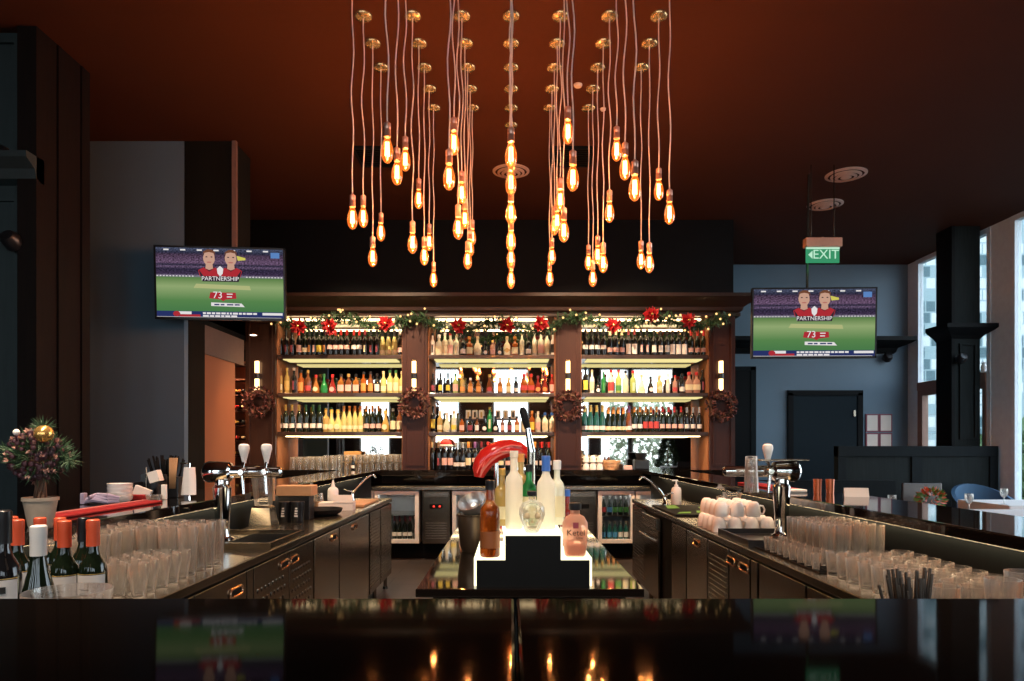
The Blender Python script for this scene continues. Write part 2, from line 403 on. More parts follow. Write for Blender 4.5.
# rear of the room, seen in the bar mirrors
opens = [(-7.3, -6.1), (-5.0, -4.0), (-2.6, -1.7), (-.6, .6), (1.5, 2.6), (2.95, 3.9), (4.0, 5.4)]
x = -8; k = 4
mb = MB()
for a, b in opens:
    mb.box(x, a, -5.1, -5, 0, H); x = b
mb.box(x, 6.3, -5.1, -5, 0, H)
struct('wall_rear', mb, M['mahod'])
mb = MB()
for a, b in opens: mb.box(a, b, -5.1, -5, 0, .55); mb.box(a, b, -5.1, -5, 3.95, H)
struct('wall_rear_sill', mb, M['mahod'])
for a, b in opens:
    mb = MB(); w = .05
    mb.box(a, a + w, -5.06, -5.0, .55, 3.95); mb.box(b - w, b, -5.06, -5.0, .55, 3.95); mb.box(a + w, b - w, -5.06, -5, .55, .6); mb.box(a + w, b - w, -5.06, -5, 3.9, 3.95)
    o = mb.build('window_%d' % k, M['wframe']); o['kind'] = 'structure'; k += 1
    MB().box(a + w, b - w, -5.035, -5.025, .6, 3.9).build('pane', M['pane'], o)

# outside
def tower(x0, x1, y, h, rotz, label):
    t = thing('office_tower', label, 'building', (x0, y, -6), (0, 0, rotz))
    MB().box(0, x1 - x0, 0, 8, 0, h).build('facade', M['facade'], t)
    mb = MB()
    for i in range(int((x1 - x0) / 3.3) + 1): mb.box(i * 3.3 - .1, i * 3.3 + .1, -.18, 0, 0, h)
    mb.build('fin', M['wframe'], t)
    return t
tower(12.6, 26, 23, 30, 0, 'pale glass chequered office tower outside the windows right of the black pillar')
t2 = tower(10.5, 17.5, 32, 44, 0, 'pale glass office tower outside the far window left of the black pillar')
sbox('ground_outside', mat('paving', (.03, .03, .03), .8), -30, 60, -40, 60, -6.4, -6)
def bush(name, x, y, z, r, n, lab, m, sy=1, sz=1):
    mb = MB()
    for _ in range(n):
        v = Vector((random.gauss(0, 1), random.gauss(0, 1), random.gauss(0, 1))).normalized()
        rr = r * random.uniform(.55, 1)
        mb.leaf((v.x * rr, v.y * rr * sy, v.z * rr * sz + r * sz), r * .28, r * .16)
    t = thing(name, lab, 'tree', (x, y, z))
    mb.build('foliage', m, t)
    MB().cyl((0, 0, -r * .6), (0, 0, r * .9), r * .09, r * .05).build('trunk', M['twig'], t)
    return t
lf = mat('tree_leaf', (.07, .13, .05), .7, var=.4)
bush('street_tree', 13.0, 17.2, -2.0, 2.0, 900, 'green street tree outside the window at the right edge of the picture', lf)
bush('street_tree', 18.4, 20.0, -3.8, 1.7, 700, 'smaller green street tree outside, behind the white window mullion', lf)
mb = MB()
for _ in range(1800): mb.leaf((random.uniform(3.6, 6.2), random.uniform(-7.6, -7), random.uniform(.2, 3.0)), .22, .12)
tag(mb.build('hedge', mat('hedge_leaf', (.5, .55, .38), .7, var=.35)), 'clipped pale green hedge outside the rear window, seen in the bar mirror', 'hedge')

# ================================================================== BOTTLES
PROF = {
 'bord': [(0, 0), (.034, 0), (.036, .006), (.036, .21), (.033, .232), (.02, .255), (.0145, .275), (.0145, .345), (.016, .346), (.016, .36), (0, .36)],
 'burg': [(0, 0), (.037, 0), (.039, .006), (.039, .16), (.034, .2), (.022, .245), (.0155, .28), (.0145, .34), (.016, .342), (.016, .355), (0, .355)],
 'champ': [(0, 0), (.038, 0), (.041, .008), (.041, .15), (.036, .2), (.024, .25), (.017, .285), (.0165, .325), (.019, .33), (.019, .345), (.014, .36), (0, .36)],
 'round': [(0, 0), (.036, 0), (.039, .006), (.039, .17), (.036, .19), (.02, .208), (.015, .222), (.015, .27), (.017, .272), (.017, .295), (0, .295)],
 'square': [(0, 0), (.034, 0, 6), (.037, .005, 6), (.037, .14, 6), (.03, .16, 4), (.017, .175), (.015, .185), (.015, .215), (.019, .217), (.019, .245), (0, .245)],
 'flask': [(0, 0), (.03, 0, 5), (.036, .01, 5), (.043, .07, 4), (.041, .12, 4), (.028, .15, 3), (.016, .165), (.015, .2), (.018, .202), (.018, .235), (0, .235)],
 'tall': [(0, 0), (.032, 0), (.034, .006), (.035, .2), (.031, .225), (.017, .245), (.0145, .255), (.0145, .31), (.0165, .312), (.0165, .34), (0, .34)],
 'triang': [(0, 0), (.046, 0, 5), (.048, .01, 5), (.04, .08, 4), (.028, .13, 3), (.017, .16), (.014, .175), (.014, .21), (.018, .212), (.018, .24), (0, .24)],
 'bell': [(0, 0), (.04, 0), (.044, .01), (.045, .05), (.04, .09), (.026, .125), (.017, .15), (.015, .17), (.015, .21), (.018, .212), (.018, .235), (0, .235)],
 'beer': [(0, 0), (.029, 0), (.03, .005), (.03, .12), (.026, .145), (.016, .17), (.0125, .19), (.0125, .225), (.014, .226), (.014, .235), (0, .235)],
}
LAB = {'bord': (.036, .055, .15), 'burg': (.039, .04, .12), 'champ': (.041, .03, .115), 'round': (.039, .035, .14), 'square': (.037, .03, .11), 'flask': (.0415, .04, .1), 'tall': (.0345, .05, .17), 'triang': None, 'bell': None, 'beer': (.03, .035, .1)}
SQ = {'square': 6, 'flask': 4.5}
FL = {'flask': .6, 'triang': .7}
_bm = {}
def bmesh_body(k):
    if ('b', k) not in _bm: _bm[('b', k)] = MB().lathe(PROF[k], 18, sy=FL.get(k, 1)).mesh('bottle_body')
    return _bm[('b', k)]
def bmesh_cap(k, ln):
    key = ('c', k, ln)
    if key not in _bm:
        p = PROF[k]; top = p[-1][1]; r = max(q[0] for q in p if q[1] > top - .03) + .0012
        _bm[key] = MB().lathe([(0, top - ln), (r, top - ln), (r, top - ln * .35), (r + .0006, top - ln * .3), (r + .0004, top - .001), (r - .003, top + .002), (0, top + .002)], 14).mesh('bottle_cap')
    return _bm[key]
def bmesh_label(k, style):
    key = ('l', k, style)
    if key in _bm: return _bm[key]
    mb = MB(); sy = FL.get(k, 1); n = SQ.get(k, 2)
    if k in ('triang', 'bell'):
        mb.lathe([(0, -.026), (.026, 0), (0, .026)] if False else [(.001, -.001), (.03, -.001), (.03, .001), (.001, .001)], 16)
        for v in mb.bm.verts: v.co = Vector((v.co.x, -.047 * sy + v.co.z - .001, v.co.y + .055))
    else:
        r, z0, z1 = LAB[k]; r += .0006
        a = {'n': .95, 'w': 1.25, 's': .35, 'f': 1.25, 'lo': 1.25, 'hi': 1.2, 't': 1.2, 'd': .9, 'big': 1.4}[style]
        if style == 'lo': z1 = z0 + (z1 - z0) * .62
        if style == 'hi': z0 = z0 + (z1 - z0) * .42
        if style == 'big': a, z0, z1 = 1.4, .05, (.205 if k == 'bord' else .15)
        if style == 't': z0, z1 = z0 * .5, z1 * 1.1
        if style == 'd':
            for i in range(9):   # a diamond-shaped label made of narrow bands
                f = 1 - abs(i - 4) / 4.6; h = (z1 - z0) / 9
                mb.band(r, z0 + i * h, z0 + (i + 1) * h, -PI / 2 - a * f, -PI / 2 + a * f, 8, n, 1, sy)
        else:
            mb.band(r, z0, z1, -PI / 2 - a, -PI / 2 + a, 12, n, 1, sy)
    _bm[key] = mb.mesh('bottle_label'); return _bm[key]
BODY = {
 'whiskey': cm('whiskey_glass', (.3, .06, .008), .08, trans=.6), 'lit frosted': glass('lit_frosted_glass', (.95, .93, .85), .25, .8, (1, .97, .85)),
 'dark green': cm('green_black_glass', (.007, .012, .006), .08, coat=.5), 'black': cm('black_glass', (.008, .008, .009), .1, coat=.5),
 'green': cm('green_glass', (.03, .3, .08), .1, trans=.35), 'teal': cm('teal_glass', (.012, .085, .075), .1, coat=.5),
 'clear': cm('clear_spirit_glass', (.95, .9, .7), .08, trans=.25), 'frosted': cm('frosted_glass', (.95, .9, .66), .4, trans=.1),
 'amber': cm('amber_glass', (.46, .17, .035), .08, trans=.35), 'orange': cm('orange_glass', (.42, .1, .015), .1, trans=.3), 'brown': cm('brown_glass', (.16, .05, .018), .08, coat=.5),
 'red': cm('red_glass', (.3, .025, .02), .1, trans=.25), 'yellow': cm('yellow_glass', (.78, .7, .27), .12, trans=.3), 'gold': cm('golden_glass', (.6, .4, .12), .1, trans=.3),
 'pink': cm('pink_glass', (.7, .38, .28), .1, trans=.35), 'lime': cm('lime_glass', (.55, .68, .2), .1, trans=.35), 'white': cm('white_glass', (.85, .82, .78), .25)}
LABM = {'brownl': cm('label_brown', (.2, .06, .015), .5), 'white': cm('label_white', (.8, .74, .7), .7), 'cream': cm('label_cream', (.75, .65, .42), .7), 'pink': cm('label_pink', (.75, .45, .4), .7), 'red': cm('label_red', (.5, .05, .05), .6),
 'yellow': cm('label_yellow', (.8, .62, .08), .6), 'black': cm('label_black', (.015, .015, .015), .6), 'burgundy': cm('label_burgundy', (.25, .04, .06), .6), 'orange': cm('label_orange', (.7, .3, .08), .6), 'blue': cm('label_blue', (.08, .3, .55), .6), 'green': cm('label_green', (.06, .25, .06), .6), 'gold': cm('label_gold', (.6, .4, .12), .4)}
CAPM = {'orange red': cm('cap_orange_red', (.75, .1, .035), .4), 'red': cm('cap_red', (.6, .03, .03), .35), 'black': cm('cap_black', (.01, .01, .012), .35), 'yellow': cm('cap_yellow', (.75, .5, .1), .4), 'orange': cm('cap_orange', (.7, .27, .06), .4), 'white': cm('cap_white', (.8, .75, .7), .4),
 'gold': cm('cap_gold', (.7, .45, .12), .3, metal=.6), 'cream': cm('cap_cream', (.75, .6, .35), .5), 'burgundy': cm('cap_burgundy', (.2, .02, .03), .35), 'blue': cm('cap_blue', (.05, .15, .5), .35), 'green': cm('cap_green', (.03, .15, .05), .4), 'purple': cm('cap_purple', (.2, .08, .25), .4), 'silver': cm('cap_silver', (.6, .58, .55), .3, metal=.8)}
WINES = ('bord', 'burg'); CAPLEN = {'bord': .075, 'burg': .07, 'champ': .1}
def bottle(k, body, lab, style, cap, loc, label, group, scale=1., rz=0., sz=None):
    nm = 'wine_bottle' if k in WINES else 'sparkling_wine_bottle' if k == 'champ' else 'beer_bottle' if k == 'beer' else 'liquor_bottle'
    o = link(nm, bmesh_body(k), BODY[body], None, loc, (0, 0, rz)); o.scale = (scale, scale, sz or scale)
    tag(o, label, 'bottle', group)
    if lab: link('label', bmesh_label(k, style), LABM[lab], o)
    if cap: link('cap', bmesh_cap(k, CAPLEN.get(k, .034)), CAPM[cap], o)
    return o
ENG = {'bord': 'wine bottle', 'burg': 'wine bottle', 'champ': 'sparkling bottle', 'round': 'spirit bottle', 'square': 'square bottle', 'flask': 'flask bottle', 'tall': 'tall bottle', 'triang': 'triangular bottle', 'bell': 'bell bottle', 'beer': 'beer bottle'}
def shelf_row(bay, shelf, z, y, items, prev=0):
    # items: (px, kind, body, label colour, style, cap colour[, scale])
    items = sorted(items, key=lambda t: t[0]); n = len(items)
    for i, it in enumerate(items):
        px, k, body, lab, st, cap = it[:6]; s = it[6] if len(it) > 6 else 1.
        pos = f'{ORD[i]} from left' if i <= n // 2 else (f'{ORD[n - 1 - i]} from right' if i < n - 1 else 'last at right')
        bits = f'{body} {ENG[k]}' + (f', {cap} cap' if cap else '') + (f', {lab} label' if lab else '')
        bottle(k, body, lab, st, cap, (X(px, y), y, z), f'{bits}, {pos}, {shelf} shelf, {bay} bay', f'bottles on the {shelf} shelf of the {bay} bay', s, random.uniform(-.06, .06))

# ================================================================== BACK BAR
YF, YM = 8.62, 9.08     # front of the pilasters, face of the mirror
SZ = (2.49, 2.02, 1.537)
bb = thing('back_bar_cabinet', 'tall mahogany back bar with three lit shelf bays and garlanded cornice', 'bar cabinet', (-.25, 8.9, 0))
def PB(mb, name, m, parent=bb):
    o = mb.build(name, m, parent); o.matrix_parent_inverse = Matrix.Translation((.25, -8.9, 0)); return o
PX = [(-3.27, -2.90), (-1.34, -1.03), (.55, .86), (2.45, 2.76)]
for i, (a, b) in enumerate(PX):
    mb = MB(); mb.box(a, b, YF, 9.12, 1.07, 2.96)
    panel_frame(mb, a + .035, b - .035, YF, 1.12, 2.9, .022, .018)
    PB(mb, 'pilaster', M['maho'] if i else M['mahod'])
for a, b in ((PX[0][1], PX[1][0]), (PX[1][1], PX[2][0]), (PX[2][1], PX[3][0])):
    PB(MB().box(a, b, YM, 9.12, 1.07, 2.96), 'mirror', M['mirror'])
    mb = MB(); PB(MB().box(a, a + .012, YF + .05, YM, 1.07, 2.96), 'side_lining', M['lining']); PB(MB().box(b - .012, b, YF + .05, YM, 1.07, 2.96), 'side_lining', M['lining'])
    for j, z in enumerate(SZ):
        PB(MB().box(a + .012, b - .012, YF + .03, YM - .002, z - .05, z, .004), 'shelf', M['shelfw'])
        if j < 2:
            mb = MB(); mb.box(a + .08, b - .08, YF + .04, YF + .15, z - .062, z - .051); mb.box(a + .08, b - .08, YF + .19, YF + .32, z - .062, z - .051)
            PB(mb, 'light_strip', M['led'])
        else:
            PB(MB().box(a + .1, b - .1, YF + .08, YF + .2, z - .06, z - .051), 'light_strip', M['ledt'])  # unseen strip added to brighten the things on the ledge
    PB(MB().box(a + .1, b - .1, YF + .035, YF + .11, 2.92, 2.935), 'light_strip', M['ledt'])
mb = MB()
mb.box(-3.35, 2.82, YF - .02, 9.12, 2.96, 3.0)
mb.rings([[(-3.3 - e, YF - .02 - e, z), (2.78 + e, YF - .02 - e, z), (2.78 + e, 9.12, z), (-3.3 - e, 9.12, z)] for e, z in ((.02, 3.0), (.05, 3.02), (.06, 3.06), (.14, 3.11), (.2, 3.15), (.22, 3.16), (.22, 3.2), (.0, 3.24))], True, smooth=False)
PB(mb, 'cornice', M['mahod'])

L1 = []
row = [(280, 'black', 'burgundy', 's', 'black'), (286, 'black', 'burgundy', 's', 'black'), (292, 'black', 'burgundy', 's', 'black'), (299, 'black', 'pink', 'w', 'red'), (304.5, 'dark green', 'cream', 'lo', 'black'), (309.5, 'black', 'orange', 's', 'black'), (314, 'black', 'pink', 's', 'black'), (319, 'dark green', 'yellow', 'w', 'black'), (324.5, 'black', 'orange', 's', 'black')]
for px in (330, 335.5, 341, 347): row.append((px, 'black', 'pink', 'hi', 'red'))
for px in (354, 359.5): row.append((px, 'black', 'white', 'hi', 'red'))
row += [(365, 'black', 'cream', 's', 'burgundy'), (371, 'black', 'burgundy', 's', 'black'), (377, 'black', 'burgundy', 's', 'black'), (400, 'black', 'pink', 'lo', 'white')]
L1 = [(px, 'bord', b, l, s, c, .92) for px, b, l, s, c in row] + [(px, 'champ', 'yellow', 'cream', 'lo', 'black', .9) for px in (382.5, 388.5, 394.5)]
shelf_row('left', 'top', SZ[0], YF + .18, L1)
L2 = [(280, 'tall', 'gold', 'cream', 'lo', 'cream', .95), (287, 'tall', 'gold', 'gold', 'w', 'gold', .95), (294, 'tall', 'black', 'burgundy', 's', 'white', .95), (301, 'round', 'orange', 'orange', 'n', 'black'), (308, 'round', 'brown', 'red', 'lo', 'gold'), (316, 'bell', 'amber', 'cream', 'n', 'red'), (324, 'bell', 'green', None, 'n', 'green', 1.05), (332.5, 'triang', 'red', 'pink', 'n', 'red'), (341, 'square', 'amber', 'pink', 'w', 'black'), (348.5, 'square', 'brown', 'pink', 'n', 'gold'), (356, 'square', 'amber', 'pink', 'w', 'black'), (363.5, 'round', 'orange', 'orange', 'n', 'black', .93), (370.5, 'round', 'brown', 'orange', 'n', 'black', .93), (377, 'round', 'black', 'white', 'w', 'black', .85), (383.5, 'round', 'yellow', 'cream', 'lo', 'cream', .95), (390, 'round', 'yellow', 'cream', 'n', 'green'), (396, 'round', 'yellow', 'cream', 'n', 'green'), (402, 'round', 'yellow', 'cream', 'lo', 'cream', .95)]
shelf_row('left', 'middle', SZ[1], YF + .18, L2)
L3 = [(px, 'bord', 'dark green', 'white', 'lo', c, .95) for px, c in ((279, 'black'), (285.5, 'yellow'), (292, 'yellow'), (299, 'yellow'), (306, 'green'), (313, 'green'), (319.5, 'green'))]
L3 += [(326, 'round', 'gold', 'cream', 'lo', 'yellow', 1.0), (331.5, 'bell', 'yellow', 'cream', 'lo', 'yellow', 1.2), (338, 'bell', 'yellow', 'cream', 'lo', 'yellow', 1.2)]
L3 += [(px, 'burg', 'yellow', 'cream', 'lo', 'orange', .92) for px in (344, 349.5, 355, 360.5)]
L3 += [(px, 'bord', 'dark green', 'pink', 'lo', 'orange', .92) for px in (366.5, 372.5, 378.5)] + [(385.5, 'bell', 'gold', 'cream', 'n', 'yellow', 1.15), (393, 'round', 'dark green', 'cream', 'n', 'silver'), (399.5, 'round', 'brown', 'cream', 'n', 'silver')]
shelf_row('left', 'lowest', SZ[2], YF + .18, L3)
C1 = [(432.5, 'tall', 'white', 'black', 's', 'black', .85), (439, 'square', 'clear', 'cream', 'w', 'white', 1.1), (445, 'round', 'frosted', 'cream', 'w', 'white'), (450.5, 'round', 'clear', 'pink', 'n', 'red'), (456.5, 'round', 'clear', 'cream', 's', 'cream', .95), (463, 'round', 'black', 'white', 'lo', 'black', .9), (469.5, 'square', 'orange', 'cream', 'w', 'orange'), (477.5, 'flask', 'frosted', 'cream', 'd', 'cream', 1.05), (485.5, 'bell', 'black', 'white', 'd', 'black', .8), (492.5, 'square', 'pink', 'pink', 'w', 'gold', .8), (499.5, 'bell', 'black', 'white', 'd', 'black', .8), (507, 'flask', 'frosted', 'gold', 'd', 'cream', 1.05), (515, 'square', 'orange', 'cream', 'w', 'orange'), (522, 'tall', 'clear', 'cream', 'w', 'cream', .88), (528.5, 'round', 'black', 'white', 'lo', 'black', .9), (534.5, 'tall', 'clear', 'cream', 'n', 'white', .9), (541, 'round', 'clear', 'pink', 'w', 'white', 1.03), (547, 'tall', 'frosted', 'cream', 'n', 'cream', .92), (553, 'tall', 'white', 'black', 'n', 'black', .88)]
shelf_row('centre', 'top', SZ[0], YF + .18, C1)
C2 = [(433, 'bord', 'black', 'burgundy', 'n', 'black', .7), (440.5, 'bord', 'black', 'yellow', 'w', 'black', .72), (448, 'bord', 'black', 'yellow', 'w', 'black', .72), (455.5, 'round', 'lime', 'pink', 'w', 'green', .85), (462.5, 'round', 'gold', 'orange', 'lo', 'yellow', .85), (470.5, 'square', 'amber', 'orange', 'n', 'white', .8), (478.5, 'square', 'amber', 'orange', 'n', 'white', .82), (489.5, 'triang', 'brown', 'red', 'n', 'gold'), (500, 'square', 'amber', 'orange', 'n', 'cream', .82), (508.5, 'square', 'gold', 'cream', 'n', 'cream', .82), (516, 'round', 'black', 'white', 'lo', 'black', .72), (524, 'flask', 'orange', 'red', 'n', 'red', 1.05), (531, 'flask', 'orange', 'red', 'n', 'red', 1.05), (538, 'bell', 'red', 'orange', 'n', 'burgundy', .95), (545, 'bell', 'red', 'orange', 'n', 'burgundy', .95), (552, 'round', 'red', 'pink', 'w', 'red', .82)]
shelf_row('centre', 'middle', SZ[1], YF + .18, C2)
C3 = [(433, 'tall', 'black', 'yellow', 'n', 'black', .95), (440, 'round', 'gold', 'cream', 'lo', 'cream', .9), (447, 'bell', 'clear', 'cream', 'n', 'white', 1.05), (454, 'round', 'clear', 'yellow', 'lo', 'gold', .9), (462, 'square', 'orange', 'pink', 'w', 'black', .8), (470, 'square', 'black', 'burgundy', 'w', 'black', .8), (477, 'round', 'brown', 'white', 'w', 'black', .62), (484.5, 'bell', 'black', 'white', 'd', 'black', .85), (489.5, 'tall', 'green', 'lime', 'd', 'gold', .92) if False else (489.7, 'tall', 'green', 'cream', 's', 'gold', .92), (495.5, 'bell', 'black', 'white', 'd', 'black', .85), (502.5, 'round', 'brown', 'pink', 'w', 'black', .62), (509.5, 'square', 'black', 'burgundy', 'w', 'black', .8), (517, 'square', 'orange', 'cream', 'w', 'black', .82), (524, 'round', 'clear', 'cream', 'n', 'white', .85), (532, 'round', 'orange', 'yellow', 'n', 'orange', .9), (538, 'round', 'clear', 'pink', 'w', 'white', .88), (545, 'square', 'frosted', 'cream', 'w', 'blue'), (552, 'square', 'frosted', 'cream', 'w', 'blue')]
shelf_row('centre', 'lowest', SZ[2], YF + .18, C3)
R1 = [(px, 'bord', 'black', 'white', 'hi', 'black', .93) for px in (585.5, 591.5, 597.5, 603.5)] + [(px, 'bord', 'black', 'pink', 'lo', 'cream', .93) for px in (610, 616, 622)] + [(px, 'bord', 'black', 'white', 't', 'burgundy', .93) for px in (628.5, 634.5)] + [(px, 'bord', 'black', 'pink', 's', 'black', .93) for px in (641, 647)] + [(px, 'bord', 'black', 'white', 'n', 'black', .9) for px in (654, 660.5, 667)] + [(px, 'bord', 'black', 'white', 't', 'black', .9) for px in (672.5, 678.5, 684.5)] + [(px, 'bord', 'dark green', 'pink', 'lo', 'red', .9) for px in (691, 697.5, 703.5)]
shelf_row('right', 'top', SZ[0], YF + .18, R1)
R2 = [(585.5, 'tall', 'black', 'yellow', 'n', 'black', .98), (592, 'tall', 'white', 'cream', 'w', 'cream', .88), (598, 'bell', 'black', 'white', 'n', 'black', .8), (603.5, 'tall', 'green', 'green', 's', 'green', .8), (611, 'round', 'clear', 'red', 'w', 'red', 1.02), (618.5, 'round', 'lime', 'green', 'lo', 'red', 1.02), (625.5, 'round', 'clear', 'cream', 'lo', 'black', .98), (633, 'round', 'lime', 'cream', 's', 'red', .98), (641.5, 'triang', 'frosted', 'cream', 'n', 'cream', 1.0), (650.5, 'bell', 'black', 'white', 'n', 'black', .92), (659.5, 'square', 'yellow', 'cream', 'd', 'cream', .95), (668, 'tall', 'clear', 'white', 'w', 'white', .75), (675, 'round', 'pink', 'red', 'lo', 'red', .78), (682, 'round', 'black', 'white', 'lo', 'black', .85), (689, 'flask', 'pink', 'cream', 'w', 'red', 1.15), (696.5, 'flask', 'pink', 'cream', 'w', 'red', 1.15), (702.5, 'tall', 'black', 'burgundy', 's', 'black', .88)]
shelf_row('right', 'middle', SZ[1], YF + .18, R2)
R3 = [(px, 'champ', 'teal', 'white', 'lo', 'gold', .94) for px in (584.5, 590.5, 596.5, 602.5)] + [(px, 'champ', 'dark green', 'cream', 'lo', 'orange', .86) for px in (608.5, 613.5, 618.5, 623.5)] + [(629, 'champ', 'brown', 'white', 'lo', 'purple', .92)] + [(px, 'bord', 'dark green', 'white', 'lo', 'orange', .88) for px in (634.5, 640)] + [(px, 'bord', 'dark green', 'red', 'w', 'orange', .88) for px in (645.5, 651, 656.5)] + [(px, 'bord', 'dark green', 'pink', 'lo', 'red', .88) for px in (662.5, 668.5, 674.5, 681)] + [(px, 'bord', 'black', 'white', 'lo', 'silver', .86) for px in (687, 693, 699.5)]
shelf_row('right', 'lowest', SZ[2], YF + .18, R3)
# wine row standing on the ledge in the centre bay
W = [(432, 'bord', 'black', None, 's', 'cream', .95), (438.5, 'bord', 'black', 'burgundy', 's', 'cream', .95), (444.5, 'bord', 'black', 'pink', 'w', 'cream', .95), (450.5, 'bord', 'black', 'pink', 'w', 'burgundy', .95), (456.5, 'burg', 'black', 'white', 'lo', 'silver', .95), (462.5, 'burg', 'black', 'white', 'lo', 'silver', .95), (468.5, 'bord', 'black', 'cream', 'w', 'orange', .95), (475, 'bord', 'black', 'pink', 'hi', 'purple', .95), (481.5, 'bord', 'black', 'white', 'lo', 'burgundy', .95), (488, 'bord', 'black', 'white', 'lo', 'red', .95), (501, 'bord', 'black', 'cream', 'lo', 'red', .95), (508, 'bord', 'black', 'pink', 'lo', 'burgundy', .95), (535, 'bord', 'black', 'white', 'lo', 'orange', .95), (542, 'bord', 'black', 'white', 'lo', 'red', .95), (549, 'bord', 'dark green', 'white', 'lo', 'red', .95)]
shelf_row('centre', 'bottom', 1.07, YF + .2, W)
# gift cartons on a small riser at the back of the lowest centre shelf
riser = thing('display_riser', 'dark wooden riser behind the bottles on the lowest centre shelf', 'riser', (0, 9.0, SZ[2]))
for a, b in ((467, 484), (496, 516)):
    mb = MB(); x0, x1 = X(a, 8.98), X(b, 8.98)
    mb.box(x0 - .02, x1 + .02, -.06, .06, .16, .175); mb.box(x0 - .02, x0, -.06, .06, 0, .16); mb.box(x1, x1 + .02, -.06, .06, 0, .16)
    mb.build('riser_step', M['shelfw'], riser)
k = 0
for px in (468.5, 475, 481.5, 498, 505.5, 513):
    x = X(px, 8.97); o = thing('gift_carton', f'white bottle carton on the dark riser, {ORD[k]} from left, lowest centre shelf', 'box', (x, 8.97, SZ[2] + .175), group='white cartons on the riser'); k += 1
    MB().box(-.033, .033, -.035, .035, 0, .11, .002).build('carton', M['paper'], o); MB().box(-.012, .012, -.0365, -.035, .015, .085).build('printed_panel', LABM['gold' if k % 2 else 'black'], o)

# ledge under the shelves and fridges below it
ledge = tag(MB().box(-3.27, 2.76, 8.52, 9.12, 1.0, 1.07, .006).box(-3.27, 2.76, 8.6, 9.12, .9, 1.0).build('back_bar_ledge', M['gloss']), 'black lacquered ledge running under the back bar shelves', 'counter')
bc = tag(MB().box(-2.9, 2.76, 8.27, 9.1, .84, .88, .004).build('back_worktop', M['steel']), 'long stainless steel worktop over the back bar fridges', 'counter')
tag(MB().box(-2.9, 2.76, 8.5, 9.1, 0, .2).build('plinth', M['black']), 'black plinth under the back bar fridges', 'plinth')
def fridge(x0, x1, label, glassdoor=True, shelves=(.52,)):
    w = x1 - x0; f = thing('bar_fridge' if glassdoor else 'cooler_compressor_unit', label, 'fridge', (x0, 8.3, .2))
    MBc = MB(); t = .03
    if glassdoor:
        MBc.box(0, t, .05, .75, 0, .63); MBc.box(w - t, w, .05, .75, 0, .63); MBc.box(t, w - t, .72, .75, 0, .63); MBc.box(t, w - t, .05, .72, 0, t); MBc.box(t, w - t, .05, .72, .63 - t, .63)
        MBc.build('body', M['fridgeb'], f)
        MB().box(t, w - t, .1, .14, .58, .598).build('lamp', M['fridgel'], f)
        d = MB(); b = .045
        d.box(0, b, 0, .045, .01, .63); d.box(w - b, w, 0, .045, .01, .63); d.box(b, w - b, 0, .045, .01, .01 + b); d.box(b, w - b, 0, .045, .63 - b, .63)
        dd = d.build('door', M['whitep'], f); MB().box(b, w - b, .018, .026, .055, .585).build('pane', M['pane'], dd)
        for z in shelves: MB().box(t, w - t, .1, .7, z - .2, z - .19).build('shelf', M['steel'], f)
    else:
        MBc.box(0, w, .02, .75, 0, .63, .004); MBc.build('body', M['steeld'], f)
        MB().box(.02, w - .02, .0, .02, .56, .61, .003).build('handle_rail', M['steel'], f)
        mb = MB(); mb.box(.09, w - .09, .012, .02, .42, .47); p = mb.build('control_panel', M['black'], f)
        MB().box(.13, .15, .008, .013, .437, .452).box(.2, .22, .008, .013, .437, .452).build('indicator', M['ledred'], p)
        mb = MB()
        for i in range(7): mb.box(.04, w - .04, 0.005, .02, .06 + i * .03, .075 + i * .03)
        mb.build('grille', M['steel'], f)
    return f
M['fridgeb'] = cm('fridge_lining', (.8, .77, .75), .4)
FR = [(-2.2, -1.63, 'white framed glass door fridge behind the left counter end', 1), (-1.63, -1.09, 'lit glass door fridge with dark wine bottles, beside the left cooler unit', 1), (-1.06, -.72, 'steel cooler unit with grille, left of the island', 0), (-.70, -.15, 'white framed glass door fridge partly hidden behind the island tools', 1), (-.13, .5, 'steel cooler unit hidden behind the lit bottle stand', 0), (.52, 1.02, 'steel cooler unit beside the blue bottle fridge', 0), (1.03, 1.47, 'glass door fridge filled with green and blue labelled beer bottles', 1), (1.48, 2.3, 'white glass door fridge behind the right counter end', 1)]
for a, b, l, g in FR: fridge(a + .004, b - .004, l, g)
i = 0
for px in (394.5, 399.5, 405, 410):
    bottle('bord', 'dark green', 'white', 'lo', 'burgundy', (X(px, 8.5), 8.5, .231), f'dark wine bottle, {ORD[i]} from left in the lit wine fridge', 'wine bottles in the fridge', .78); i += 1
for r, (z, body, labs) in enumerate(((.531, 'dark green', ('red', 'blue', 'green', 'green', 'green')), (.231, 'teal', ('blue', 'blue', 'blue', 'white', 'white')))):
    for k, px in enumerate((603.5, 609.5, 615, 620.5, 626)):
        bottle('beer', body, labs[k], 'w', 'silver', (X(px, 8.46), 8.46, z), f'beer bottle with {labs[k]} label, {ORD[k]} from left, {("upper", "lower")[r]} shelf of the beer fridge', 'beer bottles in the fridge', .95)

